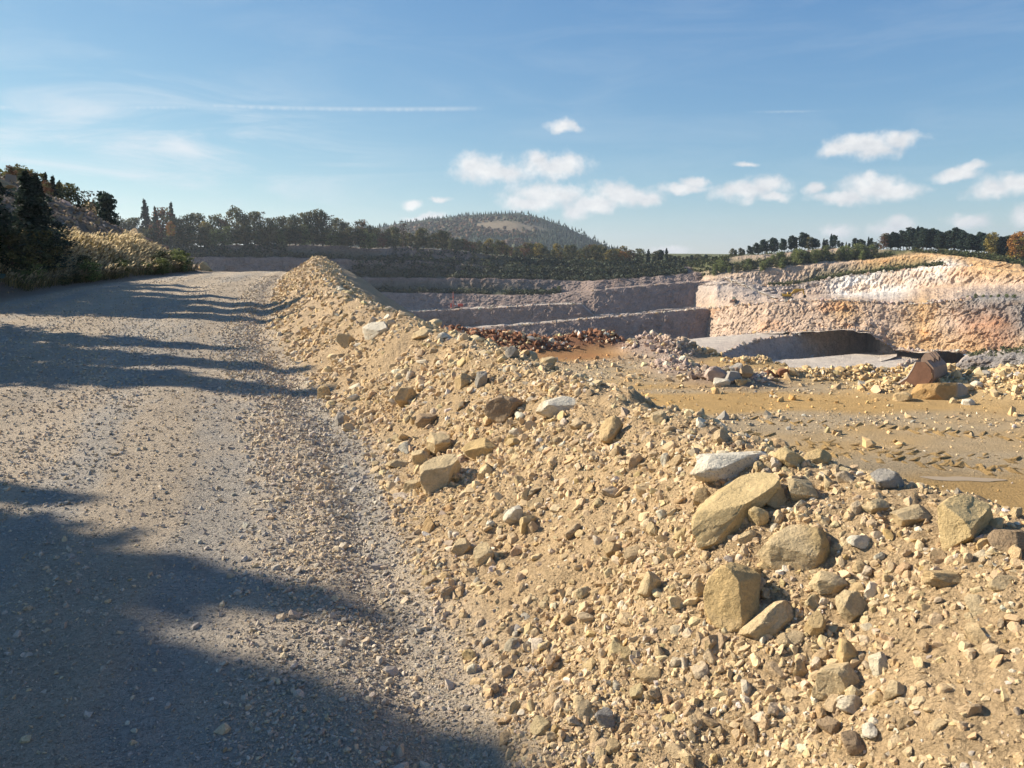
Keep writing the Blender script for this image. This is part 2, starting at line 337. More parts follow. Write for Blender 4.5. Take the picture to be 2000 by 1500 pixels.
def ground_colour(X, Y, s, wb, wy, wk, pile, q):
    n1 = fbm(X * .5, Y * .5, oct=4, seed=31)[:, None]; n2 = fbm(s * 1.3, Y * .10, oct=3, seed=32)[:, None]; n3 = fbm(X * 2.5, Y * 2.5, oct=3, seed=33)[:, None]
    road = np.array((.52, .42, .305)) * (1 + .10 * n1)
    road = road + (np.array((.42, .37, .305)) - road) * sstep(-.15, .55, n2 + .35 * n3)
    ph = np.sin(s * 2.1 + 1.2 * fbm(Y * .12, X * .1, oct=2, seed=9))[:, None]; road = road * (1 - .09 * ph * (sstep(-9, -1.5, s) * sstep(-.6, -1.6, s))[:, None])
    lr = sstep(-6, -13, s)[:, None] * sstep(0, .6, n1 + .2); road = road + (np.array((.34, .235, .15)) - road) * lr * .5
    berm = np.array((.52, .37, .21)) * (1 + .10 * n1 + .08 * n3)
    far = sstep(9, 26, Y)[:, None]; berm = berm + (np.array((.495, .365, .23)) - berm) * far
    yard = np.array((.57, .365, .15)) * (1 + .10 * n1)
    strip = sstep(.0, .5, fbm(X * .16 - Y * .10, Y * .35, oct=3, seed=34))[:, None]
    yard = yard + (np.array((.47, .38, .26)) - yard) * strip * .75
    pc = np.zeros_like(yard); pw = np.full((len(X), 1), 1e-4)
    for (x, y, a, b, h, k) in PILES:
        w = np.exp(-(((X - x) / (a * 1.1)) ** 2 + ((Y - y) / (b * 1.1)) ** 2))[:, None]; pc += w * PAL[k] * .95; pw += w
    pm = np.clip(pw * 1.6, 0, 1); yard = yard + (pc / pw - yard) * pm
    redfloor = np.exp(-(((X - 3.0) / 3.0) ** 2 + ((Y - 43.0) / 2.4) ** 2))[:, None]; yard = yard + (np.array((.40, .19, .08)) - yard) * np.clip(redfloor * 1.3, 0, 1) * (1 - pm)
    wet = np.exp(-(((X - 9.6) / 3.4) ** 2 + ((Y - 18.0) / 2.6) ** 2))[:, None]; yard = yard * (1 - .28 * wet)
    bank = np.array((.215, .160, .115)) * (1 + .25 * n1 + .2 * n3)
    c = road; c = c + (berm - c) * wb[:, None]; c = c + (yard - c) * wy[:, None]; c = c + (bank - c) * wk[:, None]
    return np.clip(c, .01, 1)

def build_ground():
    az = np.radians(np.concatenate([np.linspace(-100, -42, 40, endpoint=False), np.linspace(-42, 40, 660), np.linspace(40, 100, 41)[1:]]))
    r = 0.7 * np.exp(np.linspace(0, math.log(112 / .7), 355))
    R, A = np.meshgrid(r, az, indexing='ij'); X = (R * np.sin(A)).ravel(); Y = (R * np.cos(A)).ravel()
    z, s, wb, wy, wk, pile, q = fields(X, Y)
    C = ground_colour(X, Y, s, wb, wy, wk, pile, q)
    V = np.stack([X, Y, z], 1); F = grid_faces(len(r), len(az))[:, ::-1]
    reg = np.where(q > 0, 3, np.where(wy > .5, 2, np.where(s > 0.05, 1, 0)))
    fr = np.sort(reg[F], 1)[:, 1]
    out = {}
    for k, name in enumerate(('haul_road', 'rubble_berm', 'quarry_yard_ground', 'roadside_bank')):
        f = F[fr == k]; used = np.unique(f); mp = np.full(len(V), -1); mp[used] = np.arange(len(used))
        out[name] = link(name, mesh_np(name, V[used], mp[f], C[used], True, M_EARTH), kind='structure')
    return out
GROUND = build_ground()

def hit(px, py):
    r = ray(px, py); t = np.concatenate([np.linspace(2, 20, 1400), np.linspace(20, 110, 1600)])
    P = np.array([0, 0, EYE])[None] + r[None] * (t / r[1])[:, None]
    below = P[:, 2] < H(P[:, 0], P[:, 1])
    i = np.argmax(below)
    if not below[i]: i = len(t) - 1
    return P[i]

# ------------------------------------------------------------------ stones
def ico(sub):
    bm = bmesh.new(); bmesh.ops.create_icosphere(bm, subdivisions=sub, radius=1)
    v = np.array([x.co[:] for x in bm.verts]); f = np.array([[y.index for y in x.verts] for x in bm.faces]); bm.free(); return v, f
ICO = {k: ico(k) for k in (1, 2, 3, 4, 5)}
def rock_shape(sub, seed, cuts=9, lo=.45, hi=.8, rough=0.0):
    g = np.random.default_rng(seed); v, f = ICO[sub]; v = v.copy()
    if sub <= 2: v = v * (1 + .25 * g.standard_normal((len(v), 1)) * (1 if sub == 1 else .35))
    for _ in range(cuts):
        n = g.standard_normal(3); n /= np.linalg.norm(n); d = g.uniform(lo, hi); k = v @ n
        m = k > d; v[m] -= ((k[m] - d) * .96)[:, None] * n
    if rough:
        nn = fbm(v[:, 0] * 2.2 + seed, v[:, 1] * 2.2, v[:, 2] * 2.2, oct=4, seed=seed % 97); n2 = cellnoise(v[:, 0] * 2.5 + seed, v[:, 1] * 2.5, v[:, 2] * 2.5, seed=seed % 89) - .5
        v = v * (1 + rough * nn + rough * .8 * n2)[:, None]
    v -= (v.max(0) + v.min(0)) / 2; v /= (v.max(0) - v.min(0)) / 2
    return v, f
def rotmats(n, g):
    q = g.standard_normal((n, 4)); q /= np.linalg.norm(q, axis=1)[:, None]; w, x, y, z = q.T
    return np.stack([np.stack([1 - 2 * (y * y + z * z), 2 * (x * y - z * w), 2 * (x * z + y * w)], -1), np.stack([2 * (x * y + z * w), 1 - 2 * (x * x + z * z), 2 * (y * z - x * w)], -1),
                     np.stack([2 * (x * z - y * w), 2 * (y * z + x * w), 1 - 2 * (x * x + y * y)], -1)], 1)
OCTA = (np.array([(1, 0, 0), (-1, 0, 0), (0, 1, 0), (0, -1, 0), (0, 0, 1), (0, 0, -1)], float), np.array([(0, 2, 4), (2, 1, 4), (1, 3, 4), (3, 0, 4), (2, 0, 5), (1, 2, 5), (3, 1, 5), (0, 3, 5)]))
def octa(seed):
    g = np.random.default_rng(seed); return OCTA[0] * (1 + .3 * g.standard_normal((6, 1))) + .22 * g.standard_normal((6, 3)), OCTA[1]
PROTO = {0: [octa(i) for i in range(16)], 1: [rock_shape(1, 100 + i, 3, .6, .9) for i in range(14)], 2: [rock_shape(2, 200 + i, 9, .4, .78) for i in range(18)], 3: [rock_shape(3, 300 + i, 11, .42, .8, .10) for i in range(20)]}
def merge_stones(P, size, C, sub, g):
    """P centres, size half-lengths; returns one merged triangle set"""
    V, F, K = [], [], []; n0 = 0
    which = g.integers(0, len(PROTO[sub]), len(P)); Rm = rotmats(len(P), g)
    asp = np.stack([g.uniform(.85, 1.3, len(P)), g.uniform(.7, 1.05, len(P)), g.uniform(.45, .85, len(P))], 1)
    for k, (v, f) in enumerate(PROTO[sub]):
        ix = np.where(which == k)[0]
        if not len(ix): continue
        vv = v[None] * (asp[ix] * size[ix, None])[:, None, :]
        vv = np.einsum('nij,nvj->nvi', Rm[ix], vv) + P[ix][:, None, :]
        V.append(vv.reshape(-1, 3)); F.append((f[None] + (np.arange(len(ix)) * len(v))[:, None, None]).reshape(-1, 3) + n0); n0 += len(ix) * len(v)
        K.append(np.repeat(C[ix], len(v), 0))
    return np.concatenate(V), np.concatenate(F), np.concatenate(K)

def pick_colours(n, g, names, probs, jit=.13):
    tab = np.array([PAL[k] for k in names]); c = tab[g.choice(len(names), n, p=np.array(probs) / sum(probs))]
    return np.clip(c * (1 + jit * g.standard_normal((n, 1))) * (1 + .03 * g.standard_normal((n, 3))), .03, .85)
def sample_polar(n, g, r0=2.4, r1=60, a0=-38, a1=37.5):
    r = r0 * np.exp(g.random(n) * math.log(r1 / r0)); a = np.radians(g.uniform(a0, a1, n)); return r * np.sin(a), r * np.cos(a), r

BERM = GROUND['rubble_berm']; ROAD = GROUND['haul_road']; YARD = GROUND['quarry_yard_ground']; BANK = GROUND['roadside_bank']
TAKEN = []          # where the big boulders lie: (X, Y, radius)
def scatter():
    g = np.random.default_rng(11)
    # --- berm rubble
    X, Y, r = sample_polar(275000, g, 2.2, 60)
    z, s, wb, wy, wk, pile, q = fields(X, Y)
    patch = fbm(X * .8, Y * .8, oct=3, seed=41)
    keep = (wb > .15) & (q < 0) & (s < 3.6) & (g.random(len(X)) < np.clip(.60 + 1.1 * patch, .14, 1))
    X, Y, r, z, s = X[keep], Y[keep], r[keep], z[keep], s[keep]
    u = g.random(len(X)); size = (.00115 * r + .0015) * (1 + .45 * fbm(X * 1.7, Y * 1.7, oct=2, seed=44)) * (1 + .8 * g.random(len(X))) * np.clip(u, 4e-4, 1) ** -.40
    size = np.minimum(np.maximum(size, .006), np.minimum((.0085 * r + .016) * g.uniform(.5, 1.15, len(X)), .115))
    n = len(X); C = pick_colours(n, g, ('cream', 'tan', 'ochre', 'white', 'grey', 'brown'), (.47, .34, .04, .11, .02, .02))
    toe_mix = (s < .5) & (g.random(n) < .45) & (size < .06); C[toe_mix] = pick_colours(int(toe_mix.sum()), g, ('grey', 'tan', 'cream'), (.4, .35, .25))
    dust = np.clip(.42 + .25 * g.standard_normal((n, 1)), 0, .8); C = C * (1 - dust) + np.array((.54, .395, .24)) * dust
    P = np.stack([X, Y, z - size * .12], 1)
    px = size / r
    order = np.argsort(-px)
    for x, y, rad in TAKEN:
        bad = (np.hypot(P[:, 0] - x, P[:, 1] - y) < rad * .8) & (size > rad * .22); px[bad] = -1
    order = np.argsort(-px); order = order[px[order] > 0]
    one, mid, small, tiny = order[:300], order[300:2800], order[2800:13500], order[13500:]
    for k, i in enumerate(one):                       # the largest stones: each an object of its own, part of the berm
        v, f = rock_shape(3, 900 + k, 11, .42, .8, .12)
        a = np.array([g.uniform(.9, 1.3), g.uniform(.75, 1.1), g.uniform(.5, .9)]) * size[i]
        v = (v * a) @ rotmats(1, g)[0].T
        link('stone', mesh_np('stone', v, f, np.tile(C[i], (len(v), 1)), False, M_ROCK), BERM, P[i] + (0, 0, size[i] * .15))
    v2, f2, k2 = merge_stones(P[mid], size[mid], C[mid], 2, g)
    v1, f1, k1 = merge_stones(P[small], size[small], C[small], 1, g)
    v0, f0, k0 = merge_stones(P[tiny], size[tiny], C[tiny], 0, g)
    link('rubble', mesh_np('rubble', np.concatenate([v2, v1, v0]), np.concatenate([f2, f1 + len(v2), f0 + len(v2) + len(v1)]), np.concatenate([k2, k1, k0]), False, M_GRAVEL), BERM, kind='stuff')
    # --- road gravel, thicker in drifts along the wheel tracks and at the foot of the berm
    X, Y, r = sample_polar(260000, g, 2.6, 52)
    z, s, wb, wy, wk, pile, q = fields(X, Y)
    drift = fbm(s * 1.1, Y * .16, oct=3, seed=42) + .45 * fbm(X * 1.2, Y * 1.2, oct=2, seed=43) - .30 * np.sin(s * 2.1 + 1.2 * fbm(Y * .12, X * .1, oct=2, seed=9)) + 1.0 * np.exp(-((s + .55) / .55) ** 2) - .45 * np.exp(-((s + 1.6) / .5) ** 2)
    keep = (wb < .3) & (s < .4) & (wy < .5) & (q < -.5) & (g.random(len(X)) < np.clip(.40 + .50 * drift, .20, .85))
    X, Y, r, z, s = X[keep], Y[keep], r[keep], z[keep], s[keep]; n = len(X)
    u = g.random(n); size = .00095 * r * (1 + .7 * g.random(n)) * np.clip(u, 1e-3, 1) ** -.25
    size = np.clip(size, .004, .035) * np.where(s > -1.3, 1.25, 1.0)
    C = pick_colours(n, g, ('grey', 'cream', 'tan', 'white', 'pink'), (.52, .16, .18, .04, .10)) * 1.1
    base = ground_colour(X, Y, s, *[np.asarray(t)[keep] for t in (wb, wy, wk, pile, q)]); C = C * .45 + base * .55 * (1 + .16 * g.standard_normal((n, 1)))
    P = np.stack([X, Y, z + size * .15], 1)
    big = size / r > .0032
    va, fa, ka = merge_stones(P[big], size[big], C[big], 1, g); vb, fb, kb = merge_stones(P[~big], size[~big], C[~big], 0, g)
    link('gravel', mesh_np('gravel', np.concatenate([va, vb]), np.concatenate([fa, fb + len(va)]), np.concatenate([ka, kb]), False, M_GRAVEL), kind='stuff',
         label='loose grey gravel strewn in drifts over the haul road', category='gravel')
    # --- rubble of the lower yard: on its piles, and thinly over its floor
    X, Y, r = sample_polar(120000, g, 13, 58, -8, 37)
    z, s, wb, wy, wk, pile, q = fields(X, Y)
    strip = sstep(.0, .5, fbm(X * .16 - Y * .10, Y * .35, oct=3, seed=34))
    keep = (wy > .5) & (g.random(len(X)) < np.clip(.006 + .022 * sstep(24, 30, Y) + .8 * sstep(.25, .7, pile) + .16 * strip * sstep(20, 30, Y), 0, 1))
    X, Y, r, z, pile = X[keep], Y[keep], r[keep], z[keep], pile[keep]; n = len(X)
    size = .0009 * r * (1 + .7 * g.random(n)) * np.clip(g.random(n), 3e-3, 1) ** -.30; size = np.where(pile > .45, size * 1.35, size); size = np.minimum(size, .22)
    base = ground_colour(X, Y, *[np.asarray(t)[keep] for t in (s, wb, wy, wk)], pile, q[keep])
    C = np.clip(base * (1.12 + .2 * g.standard_normal((n, 1))), .03, .8); w = g.random(n) < .25; C[w] = pick_colours(int(w.sum()), g, ('cream', 'white', 'grey'), (.6, .2, .2))
    P = np.stack([X, Y, z + size * .2], 1); big = size / r > .0024
    va, fa, ka = merge_stones(P[big], size[big], C[big], 1, g); vb, fb, kb = merge_stones(P[~big], size[~big], C[~big], 0, g)
    link('yard_rubble', mesh_np('yard_rubble', np.concatenate([va, vb]), np.concatenate([fa, fb + len(va)]), np.concatenate([ka, kb]), False, M_GRAVEL), YARD, kind='stuff')
    # --- stones of the roadside bank
    X = g.uniform(-48, -21, 16000); Y = g.uniform(30, 78, 16000)
    z, s, wb, wy, wk, pile, q = fields(X, Y)
    keep = (q > .6) & (g.random(len(X)) < np.clip(.10 + .9 * sstep(3.5, 7.5, q) + .6 * sstep(54, 62, Y), 0, 1))
    X, Y, z = X[keep], Y[keep], z[keep]; n = len(X); size = .05 * (1 + g.random(n)) * np.clip(g.random(n), 4e-3, 1) ** -.33
    C = pick_colours(n, g, ('soil', 'brown', 'pink', 'tan', 'grey'), (.4, .25, .2, .1, .05)) * .8
    va, fa, ka = merge_stones(np.stack([X, Y, z + size * .2], 1), np.minimum(size, .45), C, 0, g)
    link('bank_rubble', mesh_np('bank_rubble', va, fa, ka, False, M_GRAVEL), BANK, kind='stuff')

# the boulders one can point to: px, py, width, height (photo pixels), roll in degrees, colour, label
BOULDERS = [
 (1424, 908, 165, 62, 3, 'white', 'flat white speckled slab lying on the berm crest above the ochre wedge', 's'),
 (1428, 988, 215, 96, 38, 'ochrel', 'big ochre wedge-shaped boulder leaning below the white speckled slab', ''),
 (1562, 1068, 128, 92, -6, 'creamo', 'large cream boulder with an ochre right half below the crest', ''),
 (1432, 1158, 112, 132, 8, 'ochre', 'rough ochre block standing half buried in the middle of the slope', ''),
 (1494, 1218, 118, 52, 38, 'cream', 'long pale stone tilted upwards with a dark shadow under it', ''),
 (1893, 1017, 100, 96, 2, 'ochrel', 'square ochre boulder on the crest near the right edge of the photo', ''),
 (1970, 1056, 66, 48, -5, 'brown', 'brown block in the shade of the square ochre boulder', ''),
 (1638, 1325, 88, 68, -4, 'cream', 'rounded cream boulder low on the slope with a flat slab below it', ''),
 (1618, 1352, 46, 26, 3, 'cream', 'flat cream slab tucked under the rounded low boulder', ''),
 (1660, 1378, 46, 38, 10, 'white', 'pale stone just below the flat slab low on the slope', ''),
 (1655, 1276, 50, 46, -30, 'ochre', 'ochre stone leaning on top of the rounded low boulder', ''),
 (1565, 957, 72, 46, -22, 'cream', 'pale tilted slab right of the ochre wedge', ''),
 (1512, 972, 44, 46, 20, 'tan', 'tan upright stone touching the ochre wedge on its right', ''),
 (1543, 893, 62, 38, -12, 'ochrel', 'ochre boulder on the crest right of the white speckled slab', ''),
 (1598, 892, 52, 36, -20, 'ochre', 'brown-ochre stone with a shaded right side on the crest', ''),
 (1734, 935, 64, 38, -8, 'grey', 'grey boulder on the crest in front of the puddle', ''),
 (1783, 1010, 86, 36, 6, 'cream', 'long low cream slab left of the square ochre boulder', ''),
 (1710, 990, 52, 38, 0, 'cream', 'cream stone left of the long low slab', ''),
 (1680, 1056, 48, 30, -6, 'white', 'white stone right of the large two-tone boulder', ''),
 (1663, 1186, 54, 62, 22, 'cream', 'cream angular stone right of the long tilted stone', ''),
 (1592, 1220, 36, 56, -5, 'ochre', 'ochre upright stone beside the long tilted stone', ''),
 (1622, 1142, 72, 46, -10, 'cream', 'broad pale stone below the large two-tone boulder', ''),
 (1374, 970, 42, 44, -20, 'tan', 'tan block left of the ochre wedge', ''),
 (1196, 1072, 40, 42, 20, 'tan', 'tan slab leaning on the slope left of the ochre block', ''),
 (1365, 1145, 28, 44, 6, 'cream', 'narrow cream stone left of the half-buried ochre block', ''),
 (1270, 1142, 40, 56, -12, 'cream', 'cream stone halfway up the slope, well left of the ochre block', ''),
 (1480, 1005, 38, 44, 4, 'ochrel', 'small ochre block in front of the ochre wedge', ''),
 (1460, 1048, 44, 34, 10, 'cream', 'pale stone left of the large two-tone boulder', ''),
 (1960, 1138, 56, 26, 4, 'cream', 'pale flat stone at the right edge below the brown block', ''),
 (1850, 1130, 76, 30, -3, 'tan', 'long buried tan stone right of the slope', ''),
 (1750, 1350, 40, 34, 10, 'cream', 'cream stone low on the slope right of the rounded boulder', ''),
 (1665, 1452, 50, 40, -30, 'brown', 'brown stone at the bottom edge under the pale stones', ''),
 (1625, 1420, 46, 40, -45, 'brown', 'brown stone beside another brown one at the bottom edge', ''),
 (1270, 1320, 56, 38, 12, 'tan', 'tan stone near the foot of the slope at the bottom', ''),
 (862, 923, 92, 76, 25, 'cream', 'big cream boulder at the foot of the berm', ''),
 (858, 866, 58, 62, 18, 'cream', 'pale boulder just behind the big cream boulder at the foot', ''),
 (942, 876, 82, 48, -4, 'ochre', 'dark ochre block right of the boulders at the foot', ''),
 (884, 932, 36, 26, -10, 'tan', 'small tan stone leaning on the big cream boulder', ''),
 (805, 948, 40, 28, 28, 'cream', 'pale stone left of the big cream boulder', ''),
 (775, 906, 48, 22, 8, 'cream', 'flat pale stone at the foot of the berm', ''),
 (822, 892, 34, 36, 20, 'cream', 'pale angular stone behind the flat one at the foot', ''),
 (793, 775, 48, 52, 20, 'tan', 'tan boulder alone on the upper slope', ''),
 (834, 820, 48, 28, -4, 'brown', 'brown low boulder below the tan one on the slope', ''),
 (985, 795, 84, 62, 18, 'brown', 'large brown boulder bedded in the middle of the slope', ''),
 (1088, 793, 88, 42, 4, 'white', 'white boulder near the crest right of the brown one', ''),
 (1194, 838, 44, 66, -14, 'tan', 'tan stone standing near the crest in the centre', ''),
 (735, 643, 64, 38, 18, 'white', 'long pale slab high on the far crest', ''),
 (676, 664, 34, 40, 25, 'cream', 'pale boulder on the far slope left of the long slab', ''),
 (825, 652, 44, 24, 4, 'cream', 'cream boulder among the stones on the crest hump', ''),
 (868, 656, 32, 18, 0, 'white', 'white stone at the right end of the crest hump', ''),
 (850, 630, 30, 18, 8, 'cream', 'cream stone on top of the crest hump', ''),
 (1072, 706, 38, 22, 4, 'cream', 'pale boulder on the crest by the tan yard road', ''),
 (1000, 686, 30, 26, 10, 'grey', 'grey pointed stone on the crest below the red pile', ''),
 (940, 740, 26, 38, -6, 'grey', 'blue-grey stone standing among tan stones', ''),
 (905, 742, 40, 32, 28, 'tan', 'curved tan stone left of the blue-grey one', ''),
 (665, 818, 28, 32, 20, 'grey', 'dark grey stone at the foot of the berm', ''),
 (632, 766, 28, 32, 15, 'tan', 'pointed tan stone near the foot, left of the slope', ''),
 (1002, 1006, 44, 42, 8, 'white', 'pale angular stone low on the slope above the gravel', ''),
 (1030, 1020, 44, 42, 25, 'ochrel', 'ochre stone right of the pale angular one', ''),
 (945, 1080, 44, 44, 20, 'cream', 'cream stone at the foot right of the gully', ''),
 (900, 1068, 40, 34, 35, 'cream', 'pale flat stone leaning at the foot of the slope', ''),
 (1180, 1400, 40, 36, 0, 'grey', 'grey stone in the shade at the bottom of the slope', ''),
 (1836, 762, 92, 40, -6, 'ochreg', 'big flat ochre boulder in front of the rusty bucket', ''),
 (1763, 776, 36, 22, 8, 'tan', 'tan boulder below the bucket teeth', ''),
 (1862, 783, 14, 14, 0, 'cream', 'small cream boulder under the big ochre one', ''),
 (1892, 786, 22, 16, 0, 'white', 'whitish boulder right of the big ochre one', ''),
 (1905, 752, 28, 16, 5, 'white', 'white boulder on the rubble right of the bucket', ''),
 (1398, 728, 50, 34, 10, 'pink', 'pinkish boulder at the left of the grey rock heap', ''),
 (1432, 736, 40, 26, -8, 'grey', 'grey layered block in the middle of the rock heap', ''),
 (1410, 746, 34, 22, 6, 'white', 'light grey block at the front of the rock heap', ''),
 (1455, 726, 32, 32, -40, 'brown', 'dark brown slab standing in the rock heap', ''),
 (1442, 720, 26, 26, -50, 'grey', 'grey slab sticking up from the rock heap', ''),
 (1447, 746, 28, 16, 0, 'tan', 'low tan block at the right of the rock heap', ''),
 (1503, 730, 26, 20, -10, 'red', 'red-brown boulder with a grey top beside the heap', ''),
 (1530, 728, 24, 22, 6, 'red', 'red boulder right of its red-brown neighbour', ''),
 (1515, 742, 16, 8, 0, 'tan', 'small tan boulder in front of the red ones', ''),
 (1333, 736, 26, 14, 0, 'cream', 'cream boulder left of the grey rock heap', ''),
 (1275, 680, 14, 18, 15, 'pink', 'pointed pink boulder on the rubble heap behind the tan road', ''),
 (403, 522, 28, 20, -20, 'tan', 'boulder at the end of the bank on the road horizon', ''),
 (270, 463, 36, 28, -30, 'brown', 'large angular boulder on the lower bank ridge', ''),
 (172, 405, 44, 22, -4, 'tan', 'rounded tan boulder on the bank ridge among young trees', ''),
]
def build_boulders():
    seen = set()
    for k, (px, py, w, h, roll, colk, label, fl) in enumerate(BOULDERS):
        big = w * h > 3000; w, h = w * .94, h * .94
        P = hit(px, min(py + h * .36, 1495)) if px > 0 else hit(2, py)
        m = np.linalg.norm(P - (0, 0, EYE)) / 1500
        c = Pd(px, py + .06 * h, P[1] + .10 * w * m)
        a = math.radians(roll); 
        v, f = rock_shape(5 if big else 4, 1700 + 17 * k, 14, .52, .84, .06); flat = sstep(.1, -.9, v[:, 2]); v[:, :2] *= (1 + .12 * flat)[:, None]
        dep = .8 * math.sqrt(w * h) * m * .5
        yaw = math.radians(rng.uniform(-18, 18))
        v = v * np.array([w * m / 2, dep, h * m / 2 * (1.0 if roll in (0,) else 1)])
        # roll in the view plane, then a small yaw
        R1 = np.array([[math.cos(a), 0, -math.sin(a)], [0, 1, 0], [math.sin(a), 0, math.cos(a)]]); R2 = np.array([[math.cos(yaw), -math.sin(yaw), 0], [math.sin(yaw), math.cos(yaw), 0], [0, 0, 1]])
        if abs(roll) > 14:      # the width and height given are those of the stone itself
            pass
        v = v @ R1.T @ R2.T
        base = {'ochrel': np.array((.62, .465, .24)), 'creamo': PAL['cream'], 'ochre': np.array((.58, .415, .20)), 'ochreg': np.array((.48, .30, .13))}.get(colk, PAL.get(colk))
        n = fbm(v[:, 0] / m / 40 + k, v[:, 1] / m / 40, v[:, 2] / m / 40, oct=3, seed=k)[:, None]
        C = base * (1 + .18 * n)
        if colk == 'creamo': C = C + (np.array((.50, .36, .17)) - C) * sstep(0, .5, v[:, :1] / (w * m / 2) + .3 * n)
        if colk == 'ochreg': C = C + (PAL['grey'] - C) * sstep(.35, .6, v[:, :1] / (w * m / 2) + .4 * n)
        if colk in ('cream', 'tan', 'white'): C = C + (np.array((.47, .34, .18)) - C) * sstep(.25, .8, n) * .5
        dn = sstep(.1, .6, n + .35 * (v[:, 2:] / (np.abs(v[:, 2]).max() + 1e-6) < -.1)); C = C + (np.array((.56, .41, .23)) - C) * dn * .45 if colk not in ('red', 'pink', 'grey') else C
        o = link('boulder', mesh_np('boulder', v, f, np.clip(C, .02, .85), False, M_SPECK if fl == 's' else M_ROCK), loc=c, label=label, category='boulder', group='boulders lying about the quarry')
        TAKEN.append((c[0], c[1], max(w, h) * m / 2))
build_boulders()
scatter()

# ------------------------------------------------------------------ the quarry walls: lofted terraces
def resample(pxs, row, xs): return np.interp(xs, pxs, row)
def build_patch(name, pxs, rows, step=2.0, seed=0, ragged=.75):
    """rows from top to bottom: (y list, depth spec, colour list, style of the strip BELOW the row)
       depth spec: a list | ('off', metres) from the row above | 'flat' = level with the row above"""
    xs = np.arange(pxs[0], pxs[-1] + .01, step); nc = len(xs)
    ctl = []; cc = []; wobs = []
    for i, (y, dspec, cols, style) in enumerate(rows):
        yy = resample(pxs, y, xs); wob = fbm(xs / 14 + 31 * i, xs * 0 + seed, oct=3, seed=seed + i)
        if isinstance(dspec, (list, np.ndarray)): dd = resample(pxs, dspec, xs)
        elif isinstance(dspec, tuple) and dspec[0] == 'off': dd = ctl[-1][1] + np.broadcast_to(resample(pxs, dspec[1], xs) if isinstance(dspec[1], list) else dspec[1], xs.shape)
        else:
            zp = ctl[-1][2][:, 2]; dd = np.array([(zp[k] - EYE) / slope(yy[k]) for k in range(nc)])
        P = np.array([Pd(xs[k], yy[k], dd[k]) for k in range(nc)])
        ctl.append((yy, dd, P)); wobs.append(wob); ct = np.array([PAL[c] for c in cols]) if isinstance(cols, (list, tuple)) else np.tile(PAL[cols], (len(pxs), 1))
        cc.append(np.stack([np.interp(xs, pxs, ct[:, j]) for j in range(3)], 1))
    V = []; C = []; A = []; G = []; starts = [0]; st = []
    for i in range(len(rows) - 1):
        P0, P1 = ctl[i][2].copy(), ctl[i + 1][2].copy(); P0[:, 2] += ragged * wobs[i]; P1[:, 2] += ragged * wobs[i + 1]; style = rows[i][3]
        hpx = np.median(np.abs(ctl[i + 1][0] - ctl[i][0])); n = int(np.clip(hpx / (1.3 if style != 'flat' else .8), 3, 80)); nn = n if i < len(rows) - 2 else n + 1
        t = (np.arange(nn) / n)[:, None, None]
        prof = t
        V.append(P0[None] + (P1 - P0)[None] * prof); C.append(cc[i][None] + (cc[i + 1] - cc[i])[None] * t)
        edge = np.minimum(t, 1 - t)[:, :, 0] * np.ones((1, nc))
        A.append(np.full((nn, nc), {'crag': .72, 'face': .42, 'scree': .22, 'flat': .06, 'scrub': .35, 'rubble': .30}[style]) * np.clip(.25 + 3 * edge, 0, 1)); st += [style] * nn
        starts.append(starts[-1] + n)
    V = np.concatenate(V); C = np.concatenate(C); A = np.concatenate(A)
    X, Y, Z = V[..., 0], V[..., 1], V[..., 2]
    # push out along the horizontal direction that faces the pit
    dx = np.gradient(ctl[len(ctl) // 2][2][:, 0]); dy = np.gradient(ctl[len(ctl) // 2][2][:, 1]); L = np.hypot(dx, dy) + 1e-6; nx, ny = dy / L, -dx / L
    k = 25; ker = np.ones(k) / k; nx = np.convolve(np.pad(nx, k // 2, 'edge'), ker, 'valid'); ny = np.convolve(np.pad(ny, k // 2, 'edge'), ker, 'valid')
    wx_ = .5 * fbm(X / 3, Y / 3, Z / 3, oct=2, seed=seed + 48); D = 1.8 * fbm(X / 22, Y / 22, Z / 30, oct=3, seed=seed + 50) + 1.9 * (cellnoise(X / 5 + wx_, Y / 5, Z / 9 + wx_, seed + 51) - .5) + 1.7 * (cellnoise(X / 2.1 + wx_, Y / 2.1, Z / 3.4 + wx_, seed + 55) - .5) + 1.1 * (cellnoise(X / 1.1, Y / 1.1, Z / 1.7, seed + 57) - .5) + .6 * fbm(X / 1.6, Y / 1.6, Z / 2.5, oct=2, seed=seed + 59)
    V[..., 0] += D * A * nx[None] ; V[..., 1] += D * A * ny[None]; V[..., 2] += .35 * D * A * (A < .4) + .10 * D * A
    blot = fbm(X / 9, Y / 9, Z / 6, oct=4, seed=seed + 70)[..., None]; strk = fbm(X / 2.2, Y / 2.2, Z / 14, oct=3, seed=seed + 71)[..., None]
    red = sstep(.15, .55, fbm(X / 14, Y / 14, Z / 5, oct=3, seed=seed + 73))[..., None]
    blot = blot * np.where(A[..., None] < .08, .35, 1); C = C * (1 + .20 * blot + .22 * strk * (A[..., None] > .1))
    C = C + (C * np.array((1.03, .89, .77)) - C) * red * np.clip(A[..., None] * 2, 0, 1)
    nr = V.shape[0]
    me = mesh_np(name, V.reshape(-1, 3), grid_faces(nr, nc)[:, ::-1], np.clip(C, .01, .85).reshape(-1, 3), False, M_WALL)
    return link(name, me, kind='structure'), V, xs, starts, ctl

